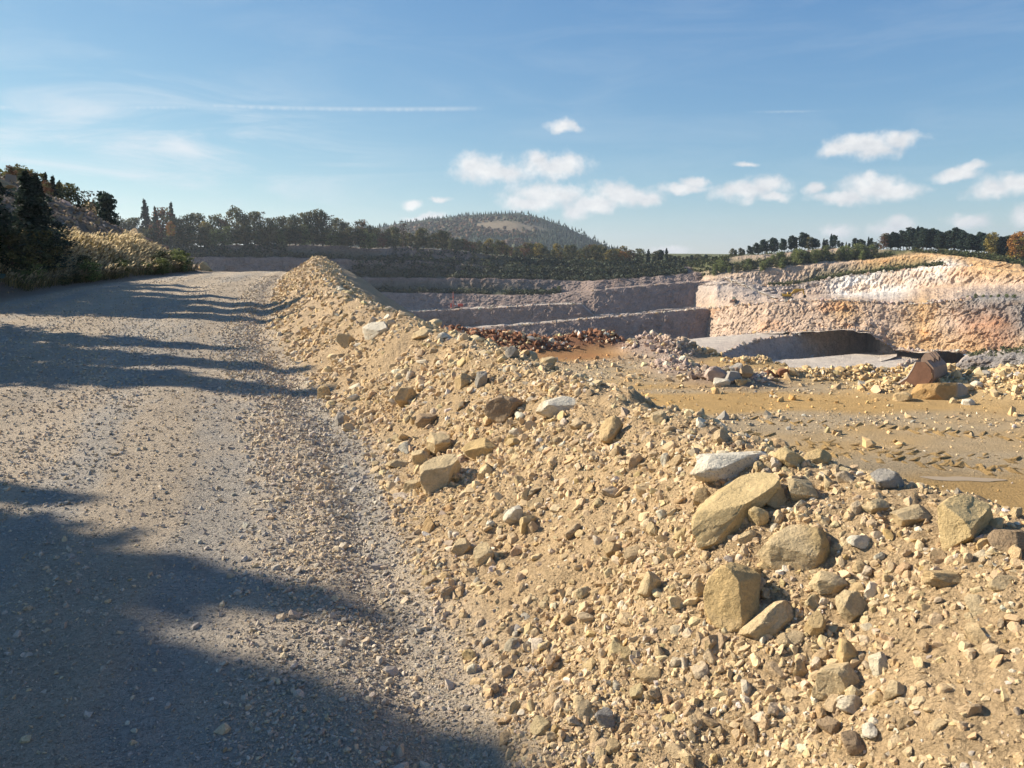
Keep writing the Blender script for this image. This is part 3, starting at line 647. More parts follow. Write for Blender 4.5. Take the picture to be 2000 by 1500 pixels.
PR = [1290, 1350, 1400, 1450, 1500, 1550, 1600, 1650, 1700, 1750, 1800, 1850, 1900, 1950, 2000, 2100, 2250]
d7 = np.array([476, 444, 412, 396, 384, 377, 370, 364, 357, 350, 342, 334, 325, 316, 308, 295, 280.])
d6 = d7 + [14, 15, 20, 30, 38, 42, 45, 45, 45, 42, 38, 32, 28, 25, 22, 20, 20]
d5 = d6 + 6; d4 = d5 + 8; d3 = d4 + 6; d2 = d3 + 14; d1 = d2 + 8
def L_(*a): return list(a)
y1 = [520, 514, 508, 500, 498, 492, 487, 486, 487, 489, 490, 493, 497, 503, 512, 520, 530]
y2 = [526, 522, 520, 515, 511, 506, 500, 498, 497, 497, 495, 497, 501, 507, 516, 524, 534]
y3 = [552, 548, 542, 533, 528, 521, 516, 512, 509, 503, 497.5, 499, 504, 511, 520, 528, 538]
y4 = [557, 553, 551, 551, 557, 555, 546, 538, 533, 527, 521, 517, 519, 525, 531, 539, 548]
y6 = [562, 560, 559, 563, 573, 577, 576, 574, 572, 568, 564, 560, 558, 557, 556, 560, 566]
y7 = [606, 604, 601, 596, 592, 587, 585, 587, 590, 592, 594, 588, 584, 584, 586, 590, 600]
y8 = [668, 663, 657, 653, 650, 648, 645, 641, 650, 682, 686, 684, 690, 692, 690, 694, 700]
rows_r = [
 ([a - 1 for a in y1], list(d1 + 140), 'scrub', 'flat'),
 (y1, list(d1), ['scrub'] * 3 + ['wpink'] * 6 + ['scrub'] * 8, 'face'),
 (y2, list(d2), ['scrub'] * 10 + ['worange'] * 3 + ['scrub'] * 4, 'scrub'),
 (y3, list(d3), ['scree', 'wpink', 'wpink', 'wpink', 'wpink', 'wpink', 'wpink', 'wpink', 'worange', 'worange', 'worange', 'worange', 'worange', 'worange', 'worange', 'worange', 'worange'], 'crag'),
 (y4, list(d4), ['scree', 'scree', 'scree', 'scree', 'wpink', 'wpink', 'scrub', 'scrub', 'scrub', 'scrub', 'scrub', 'wwhite', 'worange', 'worange', 'worange', 'worange', 'worange'], 'flat'),
 ([a + 2 for a in y4], list(d5), ['scree', 'scree', 'scree', 'scree', 'scree', 'scree', 'scree', 'wwhite', 'wwhite', 'wpink', 'wwhite', 'wwhite', 'worange', 'worange', 'worange', 'worange', 'worange'], 'crag'),
 (y6, list(d6), ['scree', 'scree', 'scree', 'scree', 'scree', 'wpink', 'wpink', 'wwhite', 'wwhite', 'wwhite', 'wpink', 'wpink', 'wpink', 'wpink', 'wpink', 'wpink', 'wpink'], 'rubble'),
 (y7, list(d7), ['wpink', 'wpink', 'wpink', 'wpink', 'wpink', 'wpink', 'wpink', 'worange', 'wpink', 'wpink', 'worange', 'wpink', 'wgrey', 'wgrey', 'wgrey', 'wgrey', 'wgrey'], 'crag'),
 ([.5 * a + .5 * b for a, b in zip(y7, y8)], list(d7 - 5), ['wpink', 'wpink', 'wpink', 'wpink', 'wpink', 'wpink', 'wpink', 'worange', 'wpink', 'wpink', 'worange', 'wpink', 'wred', 'wred', 'wgrey', 'wred', 'wgrey'], 'crag'),
 (y8, list(d7 - 12), ['floor', 'scree', 'wpink', 'wpink', 'wpink', 'wpink', 'wpink', 'wpink', 'wpink', 'worange', 'worange', 'worange', 'worange', 'wred', 'worange', 'wgrey', 'wgrey'], 'flat'),
 ([a + 2 for a in y8], 'flat', 'floor', 'flat'),
]
T_R = build_patch('quarry_terraces_right', PR, rows_r, 1.9, 100)
# upper pit floor and the wall below it
PF = [1270, 1330, 1390, 1420, 1450, 1500, 1550, 1600, 1650, 1695, 1720, 1752]
z8 = np.interp(PF, T_R[2], T_R[4][9][2][:, 2])
yf0 = [670, 664, 658, 656, 653, 650, 648, 645, 641, 637, 655, 686]
yf1 = [720, 710, 699, 688, 675, 662, 655, 649.5, 644, 639, 661, 688]
zf = np.array([-36.2, -36, -35.6, -35.3, -35, -34.6, -34.2, -33.6, -33, -32.4, -35, -40])
df0 = [(zf[i] - EYE) / slope(yf0[i]) for i in range(len(PF))]; df1 = [(zf[i] - EYE) / slope(yf1[i]) for i in range(len(PF))]
rows_f = [([a for a in yf0], df0, 'floor', 'flat'), (yf1, df1, ['scree', 'scree', 'scree', 'scree', 'scree', 'scree', 'scree', 'wpink', 'wpink', 'scree', 'scree', 'scree'], 'rubble'),
          ([745, 732, 722, 714, 711, 707, 704, 701, 697, 692, 690, 691], ('off', [-9, -9, -9, -12, -14, -8, -6, -6, -6, -6, -4, -2]), ['scree', 'scree', 'scree', 'scree', 'scree', 'scree', 'scree', 'wpink', 'wpink', 'scree', 'scree', 'scree'], 'flat'),
          ([760, 745, 735, 728, 724, 721, 719, 717, 715, 712, 706, 696], 'flat', 'floor', 'flat')]
T_F = build_patch('pit_floor_upper', PF, rows_f, 1.6, 200, .1)
# lower pit floor, its dark edge, and the grey rocks beside it
PL = [1440, 1500, 1560, 1640, 1700, 1750, 1800, 1850, 1868, 1892]
zl = -41.5
yl0 = [706, 703, 701, 694, 688, 684, 682, 680, 682, 700]; yl1 = [748, 746, 744, 740, 732, 718, 700, 686, 687, 704]
dl0 = [(zl - EYE) / slope(a) for a in yl0]; dl1 = [(zl - EYE) / slope(a) for a in yl1]
rows_l = [(yl0, dl0, 'floor', 'flat'), (yl1, dl1, ['floor'] * 6 + ['scree'] * 4, 'rubble'), ([778, 776, 774, 770, 762, 750, 736, 725, 723, 725], ('off', -6.0), 'scree', 'flat'), ([800, 798, 796, 792, 784, 772, 756, 745, 743, 745], 'flat', 'floor', 'flat')]
T_L = build_patch('pit_floor_lower', PL, rows_l, 2, 300, .06)
PG = [1868, 1885, 1900, 1930, 1960, 2000, 2100, 2250]
rows_g = [([712, 696, 690, 687, 684, 678, 672, 668], [228, 226, 224, 220, 214, 206, 190, 170], 'scree', 'rubble'), ([716, 703, 699, 697, 694, 690, 684, 680], ('off', -14.0), 'wgrey', 'crag'), ([726, 724, 722, 721, 720, 716, 712, 710], ('off', -6.0), 'wgrey', 'crag'), ([760, 760, 762, 764, 766, 768, 770, 780], ('off', -16.0), 'scrub', 'rubble'), ([800] * 8, ('off', -16.0), 'wgrey', 'flat')]
T_G = build_patch('grey_rock_spur_ground', PG, rows_g, 1.6, 400)
# the shaded far side
PB = [300, 350, 450, 560, 650, 720, 800, 850, 900, 1000, 1100, 1135, 1160, 1200, 1300, 1360, 1400]
e8 = np.array([370, 370, 380, 400, 415, 425, 435, 438, 440, 440, 440, 438, 432, 434, 440, 444, 446.])
B1 = [486, 486, 479, 478, 480, 486, 483, 487, 491, 503, 511, 513, 514, 514, 514, 514, 513]
B2 = [500, 500, 500, 501, 504, 506, 506, 510, 514, 522, 527, 527, 527, 525, 520, 519, 518]
B4 = [536, 536, 536, 538, 539, 540, 541, 541, 541, 543, 546, 546, 546, 543, 536, 531, 528]
B6 = [560, 560, 560, 566, 570, 570, 570, 571, 572, 575, 572, 569, 566, 562, 553, 549, 546]
B8 = [600, 600, 600, 604, 605, 606, 606, 604, 602, 597, 592, 592, 616, 614, 604, 598, 596]
B9 = [603, 603, 603, 607, 608, 609, 609, 607, 605, 600, 595, 594.5, 617.5, 615.5, 606, 600, 598]
B10 = [640, 640, 640, 640, 640, 640, 640, 640, 639, 633, 625, 621, 618.7, 616.5, 607.5, 601.5, 599.5]
B11 = [643, 643, 643, 643, 643, 643, 643, 643, 642, 637, 628.5, 624.5, 622, 619, 610, 604, 601.5]
B12 = [680, 680, 680, 680, 680, 680, 680, 680, 678, 674, 669, 667, 666, 665, 664, 662, 660]
n17 = len(PB)
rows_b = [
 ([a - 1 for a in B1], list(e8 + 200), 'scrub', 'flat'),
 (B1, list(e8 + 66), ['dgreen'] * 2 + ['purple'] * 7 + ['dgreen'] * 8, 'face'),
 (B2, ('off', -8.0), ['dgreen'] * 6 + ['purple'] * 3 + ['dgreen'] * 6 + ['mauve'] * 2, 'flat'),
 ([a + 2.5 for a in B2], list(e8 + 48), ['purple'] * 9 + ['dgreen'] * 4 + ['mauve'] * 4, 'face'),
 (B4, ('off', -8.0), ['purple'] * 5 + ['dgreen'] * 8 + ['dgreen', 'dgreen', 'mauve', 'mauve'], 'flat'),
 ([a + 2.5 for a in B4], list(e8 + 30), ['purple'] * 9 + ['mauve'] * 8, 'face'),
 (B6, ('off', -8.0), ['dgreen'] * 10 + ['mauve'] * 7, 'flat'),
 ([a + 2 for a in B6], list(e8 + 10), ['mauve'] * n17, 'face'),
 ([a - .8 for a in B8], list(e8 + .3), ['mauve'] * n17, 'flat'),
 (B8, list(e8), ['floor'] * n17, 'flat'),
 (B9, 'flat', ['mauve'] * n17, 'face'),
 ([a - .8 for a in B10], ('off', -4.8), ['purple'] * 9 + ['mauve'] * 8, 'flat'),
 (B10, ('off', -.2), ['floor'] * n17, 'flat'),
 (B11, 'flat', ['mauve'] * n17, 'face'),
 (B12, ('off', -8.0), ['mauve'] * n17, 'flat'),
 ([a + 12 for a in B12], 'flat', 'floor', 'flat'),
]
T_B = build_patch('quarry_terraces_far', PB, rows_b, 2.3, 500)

def surf(T, strip, px, t):
    _, V, xs, st, ctl = T; j = int(np.clip(np.searchsorted(xs, px), 0, len(xs) - 1)); k = int(round(st[strip] + t * (st[strip + 1] - st[strip]))); return V[k, j].copy()
def ramp():
    # the pale haul ramp slanting across the scree of the right wall
    _, V, xs, st, ctl = T_R; P = []
    def at(px, py):
        j = int(np.clip(np.searchsorted(xs, px), 0, len(xs) - 1)); col = V[st[3]:st[7], j]; f = col[:, 1] * CP - (col[:, 2] - EYE) * SP; u = col[:, 1] * SP + (col[:, 2] - EYE) * CP
        yy = 750 - 1500 * u / f; k = int(np.argmin(np.abs(yy - py))); return Pd(px, py, col[k, 1])
    n = 60
    for i in range(n):
        t = i / (n - 1); px = 1417 + 100 * t; py = 544 + 41 * t; a = at(px, py); w = 2.6 + 1.2 * t
        P += [a + (-.4 * w, .9, .9), a + (.1, -.4, 1.0), a + (.5 * w, -1.6, .2 - 1.4), a + (.5 * w, -2.2, -3.2)]
    C = np.tile(PAL['floor'] * 1.05, (n * 4, 1)); C[3::4] = PAL['scree']; link('haul_ramp_ground', mesh_np('haul_ramp_ground', np.array(P), grid_faces(n, 4), C, False, M_WALL), kind='structure')
def edge_stones():
    g = np.random.default_rng(23); Ps, Ss = [], []
    for T, row, x0, x1, n, sz in ((T_B, 10, 800, 1130, 150, .42), (T_B, 13, 960, 1372, 260, .46), (T_B, 7, 1000, 1372, 90, .3), (T_R, 7, 1372, 1900, 420, .5), (T_R, 5, 1420, 1900, 160, .4), (T_F, 1, 1330, 1740, 200, .55), (T_F, 2, 1400, 1740, 300, .6), (T_L, 1, 1500, 1860, 60, .8), (T_R, 9, 1400, 1900, 420, .5), (T_B, 9, 820, 1372, 200, .4)):
        px = g.uniform(x0, x1, n)
        for x in px:
            p = on_row(T, row, x, g.normal(.6, .9)); k = sz * g.uniform(.5, 1.2) * max(.05, g.random()) ** -.3; Ps.append(p + (0, 0, k * .25)); Ss.append(k)
    Ps = np.array(Ps); Ss = np.array(Ss); C = pick_colours(len(Ps), g, ('wpink', 'floor', 'scree', 'worange'), (.35, .25, .3, .1))
    v, f, k = merge_stones(Ps, Ss, C, 1, g); link('bench_rubble', mesh_np('bench_rubble', v, f, k, False, M_WALL), kind='stuff', label='loose pale blocks lying along the edges of the quarry benches', category='rubble')
# bottom of the pit, the land beyond the rim, the hill
def build_land():
    n = 90; a = np.linspace(0, 2 * math.pi, n, endpoint=False)
    V = [(0, 230, -52)]; 
    for r in (60, 120, 180): V += [(r * math.cos(t) * 1.3, 230 + r * math.sin(t), -52 + 1.2 * math.sin(5 * t + r)) for t in a]
    T = [(0, 1 + i, 1 + (i + 1) % n) for i in range(n)]; Q = [(1 + k * n + i, 1 + (k + 1) * n + i, 1 + (k + 1) * n + (i + 1) % n, 1 + k * n + (i + 1) % n) for k in range(2) for i in range(n)]
    link('pit_bottom_ground', mesh_np('pit_bottom_ground', V, [np.array(T), np.array(Q)], np.tile(PAL['floor'], (len(V), 1)), True, M_LAND), kind='structure')
    # one sheet of country round the quarry, out to the horizon
    th = np.linspace(-180, 180, 241); pts = []
    rr = [0, 40, 90, 200, 500, 1200, 2500, 4800]
    V = []; 
    for k, r in enumerate(rr):
        for t in th:
            b = math.radians(t)
            # the rim as seen from the road: far behind the terraces in front, close behind the camera elsewhere
            f = 1 / (1 + math.exp(-(math.degrees(abs(b)) - 48) / 5)) if True else 0
            rim = 640 * (1 - f) + 150 * f
            R = rim + r; x = R * math.sin(b); y = R * math.cos(b)
            z = 4 * (1 - f) - 1.5 * f + 1.5 * math.sin(x / 90) * math.cos(y / 70) * min(1, r / 60) - (0 if r < 2500 else 8)
            z = z + (-6 if r == 0 and f < .5 else 0)
            V.append((x, y, z))
    V = np.array(V); Cc = np.tile(PAL['scrub'] * 1.1, (len(V), 1))
    link('land', mesh_np('land', V, grid_faces(len(rr), len(th))[:, ::-1], Cc, True, M_LAND), kind='structure')
build_land()
HX = [560, 640, 700, 740, 780, 830, 900, 960, 1010, 1060, 1100, 1150, 1200, 1250, 1310, 1380, 1450]
HY = [470, 462, 452, 443, 435, 428, 420, 418, 417, 428, 442, 465, 489, 504, 512, 514, 516]
def build_hill():
    xs = np.arange(560, 1450, 4.0); ridge = np.interp(xs, HX, HY); nr = 46
    V = []
    for i in range(nr):
        t = i / (nr - 1); y = ridge * t + 521 * (1 - t); d = 1050 + 600 * t ** 1.1
        V.append([Pd(x, yy, d) for x, yy in zip(xs, y)])
    back = [Pd(x, yy + 18, 2300) for x, yy in zip(xs, ridge)]
    V.append(back); V = np.array(V)
    V[..., 2] += 4 * fbm(V[..., 0] / 120, V[..., 1] / 120, oct=3, seed=80)
    clear = np.zeros(V.shape[:2])
    X, Z = V[..., 0], V[..., 2]
    for i in range(nr):
        t = i / (nr - 1); y = ridge * t + 521 * (1 - t)
        clear[i] = np.exp(-(((xs - 985) / 72) ** 2 + ((y - 441 - (xs - 985) * .05) / 10.5) ** 2) ** 1.5)
    C = PAL['dgreen'] * .9 + (np.array((.20, .155, .10)) - PAL['dgreen'] * .9) * np.clip(clear * 1.5, 0, 1)[..., None]
    link('hill', mesh_np('hill', V.reshape(-1, 3), grid_faces(nr + 1, len(xs)), C.reshape(-1, 3), True, M_LAND), kind='structure')
    # the wood on the hill: thousands of small crowns, one mass
    g = np.random.default_rng(5); mb = MB(); cone_n = 5
    for k in range(10000):
        i = g.integers(0, nr); j = g.integers(0, len(xs)); c = clear[i, j]
        if g.random() < c * 1.25 + .0: continue
        p = V[i, j] + g.standard_normal(3) * (7, 7, 0)
        px = xs[j]; t = i / (nr - 1)
        patch = fbm(np.array([p[0] / 90]), np.array([p[1] / 90]), oct=3, seed=81)[0]
        conif = (patch > -.05 and t < .55) or px > 1040 or t > .93
        h = g.uniform(4.5, 8.5)
        if conif:
            col = np.array((.034, .062, .045)) * g.uniform(.7, 1.5); rb = h * g.uniform(.22, .32)
            a = np.arange(cone_n) / cone_n * 6.283 + g.random(); r_ = rb * g.uniform(.75, 1.2, cone_n)
            v = [(p[0] + r_[m] * math.cos(a[m]), p[1] + r_[m] * math.sin(a[m]), p[2] + h * .08 * g.random()) for m in range(cone_n)]
            v += [(p[0] + .45 * r_[m] * math.cos(a[m] + .4), p[1] + .45 * r_[m] * math.sin(a[m] + .4), p[2] + h * .55) for m in range(cone_n)] + [(p[0], p[1], p[2] + h)]
            q = [(m, (m + 1) % cone_n, cone_n + (m + 1) % cone_n, cone_n + m) for m in range(cone_n)]; tt = [(cone_n + m, cone_n + (m + 1) % cone_n, 2 * cone_n) for m in range(cone_n)]
            mb.add(v, t=tt, q=q, c=col)
        else:
            v, f = PROTO[1][g.integers(0, 14)]; col = [np.array((.16, .085, .042)), np.array((.12, .092, .045)), np.array((.075, .09, .045)), np.array((.15, .10, .065))][g.integers(0, 4)] * g.uniform(.7, 1.3)
            r_ = h * .45; mb.add(v * np.array((r_, r_, h * .5)) + p + (0, 0, h * .4), t=f, c=col)
    link('hill_wood', mb.mesh('hill_wood', M_LEAF), kind='stuff', label='mixed autumn and conifer wood covering the distant hill', category='wood')
build_hill()

# ------------------------------------------------------------------ trees
def leaves(mb, P, size, g, col, jit=.3, aspect=.6, axis=None):
    n = len(P); Rm = rotmats(n, g); s = np.broadcast_to(size, (n,)) * g.uniform(.6, 1.3, n)
    q = np.array([(-1, -aspect, 0), (1, -aspect * .6, 0), (.8, aspect, .2), (-.7, aspect * .8, -.1)]) * .5
    v = np.einsum('nij,kj->nki', Rm, q) * s[:, None, None] + P[:, None, :]
    c = np.clip(np.asarray(col) * (1 + jit * g.standard_normal((n, 1))), .004, .6)
    if np.ndim(c) == 1: c = np.tile(c, (n, 1))
    mb.add(v.reshape(-1, 3), q=np.arange(n * 4).reshape(n, 4), c=np.repeat(c, 4, 0))
BARK = (.10, .075, .055)
def spruce(h, n, seed, col, bare=.04, width=.24, leaf=.1, ragged=.35):
    g = np.random.default_rng(seed); tr = MB(); tr.tube([(0, 0, -.3), (0, 0, h * .5), (0, 0, h)], [h * .018, h * .011, .01], 7, BARK)
    P = []; levels = max(12, int(h * 2.2)) if n > 3000 else 17
    per = max(1, n // (levels * 7))
    for i in range(levels):
        zf = bare + (1 - bare) * (i / levels) ** 1.02; R = width * h * (1 - zf) ** .9 * g.uniform(1 - ragged, 1.12) + .008 * h
        for b in range(7):
            a = g.uniform(0, 6.283); Rb = R * g.uniform(.65, 1.15); t = g.random(per) ** .6
            x = Rb * t * math.cos(a); y = Rb * t * math.sin(a); w = Rb * .20 * (1 - .4 * t)
            P.append(np.stack([x + g.normal(0, 1, per) * w, y + g.normal(0, 1, per) * w, zf * h + (.10 * Rb * t - .45 * Rb * t * t) + g.normal(0, .018 * h, per)], 1))
            if i % 2 == 0 and b < 4: tr.tube([(0, 0, zf * h), (Rb * .9 * math.cos(a), Rb * .9 * math.sin(a), zf * h - .3 * Rb)], [h * .005, h * .001], 4, BARK)
    P = np.concatenate(P); P[:, 2] = np.clip(P[:, 2], .02 * h, h * 1.0)
    cr = MB(); leaves(cr, P, leaf * h * .55, g, col)
    return tr, cr
def clumped(h, seed, col, nclump, per, z0, z1, rad, cr_r, flat, leaf, trunk=.02, col2=None):
    """pines (flat pads high on a bare trunk) and broadleaved trees (round clumps all over)"""
    g = np.random.default_rng(seed); tr = MB(); bend = g.normal(0, .03 * h, 2)
    top = np.array((bend[0], bend[1], h * .93)); tr.tube([(0, 0, -.4), (bend[0] * .4, bend[1] * .4, h * .5), top], [h * trunk, h * trunk * .65, h * .004], 7, BARK)
    cr = MB()
    for k in range(nclump):
        zf = z0 + (z1 - z0) * (k + .5) / nclump; env = math.sin(math.pi * min(1, max(.12, (zf - z0 + .12) / (z1 - z0 + .2)))) ** .6
        a = k * 2.4 + g.uniform(-.5, .5); R = rad * h * env * g.uniform(.25, 1.0)
        c = np.array((R * math.cos(a) + bend[0] * zf, R * math.sin(a) + bend[1] * zf, zf * h))
        s = cr_r * h * g.uniform(.7, 1.3); d = g.standard_normal((per, 3)); d /= np.linalg.norm(d, axis=1)[:, None]; d *= (g.random(per) ** .45)[:, None]
        cc = np.asarray(col) if (col2 is None or g.random() < .6) else np.asarray(col2)
        leaves(cr, c + d * s * (1, 1, flat), leaf * h, g, cc * g.uniform(.75, 1.3))
        tr.tube([(bend[0] * zf * .8, bend[1] * zf * .8, max(.1, zf - .10) * h), c], [h * .007, h * .0025], 4, BARK)
    # wisps outside the clumps break the outline
    n = nclump * per // 7; th = g.uniform(0, 6.283, n); zz = g.uniform(z0, z1 + .04, n); rr = rad * h * g.uniform(.5, 1.25, n) * np.sin(np.pi * np.clip((zz - z0 + .1) / (z1 - z0 + .16), 0, 1)) ** .7
    leaves(cr, np.stack([rr * np.cos(th), rr * np.sin(th), zz * h], 1), leaf * h * .8, g, col)
    return tr, cr
G_SP, G_PI, G_OK, G_OL, G_OR, G_YE, G_RU, G_BU = (.034, .055, .040), (.040, .062, .043), (.068, .080, .038), (.125, .112, .045), (.28, .135, .035), (.24, .185, .045), (.17, .085, .045), (.17, .19, .065)
KINDS = {}
def kind(name, tr, cr): KINDS[name] = (tr.mesh('trunk_' + name, M_BARK), cr.mesh('crown_' + name, M_LEAF))
for i in range(2): kind(f'spruce{i}', *spruce(1.0 * 12, 2600, 20 + i, G_SP, leaf=.065, width=.20, ragged=.5))
for i in range(4): kind(f'pine{i}', *clumped(14, 30 + i, G_PI, 26, 60, .26 - .06 * (i % 2), .97, .17, .085, .65, .055, .014))
for i in range(3): kind(f'oak{i}', *clumped(14, 40 + i, G_OK, 26, 55, .12, .94, .27, .115, .85, .050, .018, G_OL))
for i in range(2): kind(f'olive{i}', *clumped(14, 50 + i, G_OL, 26, 55, .10, .94, .27, .115, .85, .050, .018, G_OK))
for i in range(2): kind(f'russet{i}', *clumped(14, 55 + i, G_RU, 24, 50, .12, .94, .27, .11, .85, .050, .018, G_OL))
kind('orange', *clumped(14, 60, G_OR, 26, 55, .08, .94, .27, .115, .85, .050, .018, G_YE)); kind('yellow', *clumped(14, 61, G_YE, 26, 55, .08, .94, .27, .115, .85, .050, .018, G_OL))
kind('bare', *clumped(14, 62, (.07, .055, .04), 22, 10, .3, .98, .22, .12, .9, .05, .016))
for i in range(3): kind(f'bush{i}', *clumped(5, 70 + i, G_BU, 16, 60, .06, .9, .30, .16, .9, .07, .014, (.10, .13, .045)))
for i in range(2): kind(f'bigspruce{i}', *spruce(10.0, 8200, 80 + i, (.034, .050, .036), bare=.02, width=.25, leaf=.045, ragged=.5))
def tree(k, name, pos, height, label, cat='tree', group=None, base_h=14.0, lean=0, wide=1.0):
    bh = {'s': 12.0, 'b': 5.0 if k.startswith('bush') else (10.0 if k.startswith('big') else 14.0)}.get(k[0], 14.0)
    e = bpy.data.objects.new(name, None); COL.objects.link(e); e.location = pos; s = height / bh; e.scale = (s * wide, s * wide, s); e.rotation_euler = (0, lean, random.uniform(0, 6.28))
    e['label'] = label; e['category'] = cat
    if group: e['group'] = group
    link('trunk', KINDS[k][0], e); link('crown', KINDS[k][1], e)
    return e
def on_row(T, row, px, back=0.0):
    """a point on the rim row of a terrace patch, pushed back from the edge"""
    _, V, xs, starts, ctl = T; y = np.interp(px, xs, ctl[row][0]); d = np.interp(px, xs, ctl[row][1]); p = Pd(px, y, d); z = p[2]
    r = ray(px, y); return np.array([p[0] + r[0] / r[1] * back, d + back, z])
def plant_trees():
    R = random.Random(3)
    # wooded rim at the back left: photo x, top y, kind
    rim = [(228, 425, 'oak0'), (245, 428, 'olive0'), (262, 424, 'oak1'), (289, 388, 'spruce0'), (305, 432, 'olive1'), (318, 404, 'russet0'), (308, 402, 'spruce1'), (340, 394, 'spruce1'), (352, 425, 'oak2'), (368, 418, 'oak0'), (392, 415, 'oak1'), (405, 432, 'yellow'), (422, 418, 'oak2'),
           (440, 428, 'russet1'), (463, 404, 'olive0'), (480, 420, 'oak0'), (497, 412, 'oak1'), (512, 414, 'bare'), (528, 425, 'olive1'), (546, 422, 'oak2'), (560, 424, 'olive0'), (578, 420, 'oak0'), (596, 414, 'oak1'), (612, 410, 'oak2'), (630, 411, 'oak0'), (645, 420, 'bare'), (660, 425, 'oak1'), (676, 432, 'oak2'), (695, 432, 'bare'), (712, 428, 'russet0'), (724, 440, 'oak0')]
    for px, ty, k in rim:
        b = R.uniform(2, 14); p = on_row(T_B, 1, px if px > 300 else 302, b)
        if px < 300: p = Pd(px, 488, p[1])
        h = (EYE + slope(ty) * p[1]) - p[2]
        lab = {'spruce': 'dark spruce rising above the broadleaved trees on the back left rim', 'oak': 'dark green broadleaved tree in the row on the back left rim', 'olive': 'olive-green broadleaved tree in the row on the back left rim', 'russet': 'russet autumn tree in the row on the back left rim', 'yellow': 'yellowish tree in the row on the back left rim', 'bare': 'thin bare-topped tree in the row on the back left rim'}[k.rstrip('0123')]
        tree(k, 'rim_tree', p, h, lab, group='trees on the back left rim', wide=1.05)
    for px in range(226, 730, 11):     # lower trees of the wood's edge
        k = R.choice(['oak0', 'oak1', 'olive0', 'olive1', 'oak2', 'bush0', 'bush1']); p = on_row(T_B, 1, max(px, 302) + R.uniform(-5, 5), R.uniform(-1, 3))
        if px < 300: p = Pd(px, 489, p[1])
        tree(k, 'edge_tree', p, R.uniform(7, 13), ('low bushy tree at the wood foot beside the bank end' if px < 400 else 'low bushy tree at the wood foot above the road crest' if px < 560 else 'low bushy tree at the wood foot right of the far berm tip'), group='low trees at the foot of the back left wood', wide=1.25)
    tree('orange', 'orange_tree', Pd(334, 462, 405), 8, 'small orange tree standing out at the wood edge on the back left rim', wide=1.0)
    # scrubby wood under the hill
    for px in range(738, 1230, 9):
        k = R.choice(['oak0', 'oak1', 'olive0', 'olive1', 'russet0', 'russet1', 'oak2', 'yellow' if px > 900 else 'oak0']); b = R.uniform(0, 40); p = on_row(T_B, 1, px, b)
        h = R.uniform(7, 13) * (1.15 if px < 900 else .95); where = 'left of the hilltop' if px < 880 else ('below the hilltop' if px < 1060 else 'below the right flank of the hill'); word = {'oak': 'dark green', 'olive': 'olive-green', 'russet': 'russet', 'yellow': 'yellowish'}[k.rstrip('0123')]
        tree(k, 'scrub_tree', p, h, f'{word} scrub tree on the quarry rim {where}', group='scrub trees on the rim under the hill', wide=1.2)
    tree('bare', 'bare_tree', on_row(T_B, 1, 787, 4), 17, 'tall bare brown tree left of the hill', wide=.9)
    for px, ty, k in [(1310, 497, 'oak1'), (1326, 499, 'olive1'), (1342, 500, 'oak0'), (1356, 502, 'oak2'), (1372, 501, 'pine0'), (1386, 499, 'oak1'), (1396, 503, 'olive0'), (1215, 490, 'orange'), (1232, 487, 'russet0'), (1250, 485, 'oak1'), (1266, 486, 'spruce0'), (1280, 490, 'oak2'), (1290, 488, 'pine2'), (1301, 484, 'spruce1'), (1318, 500, 'pine1'), (1335, 503, 'pine0'), (1350, 498, 'pine2'), (1362, 496, 'olive0'), (1378, 497, 'pine3'), (1392, 502, 'pine0'), (1405, 500, 'pine1')]:
        p = on_row(T_B, 1, min(px, 1398), R.uniform(2, 8)); h = EYE + slope(ty) * p[1] - p[2]
        tree(k, 'rim_pine' if k[0] == 'p' else 'rim_tree', p, max(h, 4), {'spruce': 'small pointed spruce on the low rim right of the hill', 'pine': 'small dark pine on the low rim right of the hill', 'orange': 'small orange tree at the foot of the hill', 'russet': 'small russet tree at the foot of the hill', 'olive': 'yellow-green round tree among the small pines right of the hill', 'oak': 'low dark broadleaved tree among the small pines right of the hill'}[k.rstrip('0123')], group='trees on the rim right of the hill', wide=1.6)
    # pines of the right rim
    right = [(1430, 485, 'olive1'), (1446, 484, 'oak0'), (1462, 480, 'pine0'), (1476, 474, 'pine1'), (1490, 468, 'pine2'), (1508, 464, 'pine3'), (1526, 466, 'pine0'), (1545, 460, 'pine1'), (1566, 454, 'pine2'), (1580, 462, 'oak1'), (1592, 466, 'pine3'), (1608, 465, 'spruce0'), (1622, 456, 'spruce1'), (1638, 470, 'pine0'), (1652, 472, 'spruce0'), (1668, 465, 'pine1'), (1680, 467, 'pine2'), (1695, 462, 'spruce1'), (1708, 472, 'oak2'), (1726, 455, 'russet1'), (1742, 453, 'pine3'), (1758, 450, 'pine0'), (1775, 444, 'pine1'), (1789, 441, 'spruce0'), (1803, 447, 'pine2'), (1818, 446, 'pine3'), (1832, 452, 'pine0'), (1850, 450, 'pine1'), (1864, 445, 'pine2'), (1878, 453, 'pine3'), (1893, 457, 'pine0'), (1910, 453, 'pine1'), (1926, 458, 'pine2'), (1950, 462, 'pine3'), (1966, 460, 'pine0'), (1980, 458, 'pine1'), (1996, 462, 'pine2'), (2015, 466, 'pine3')]
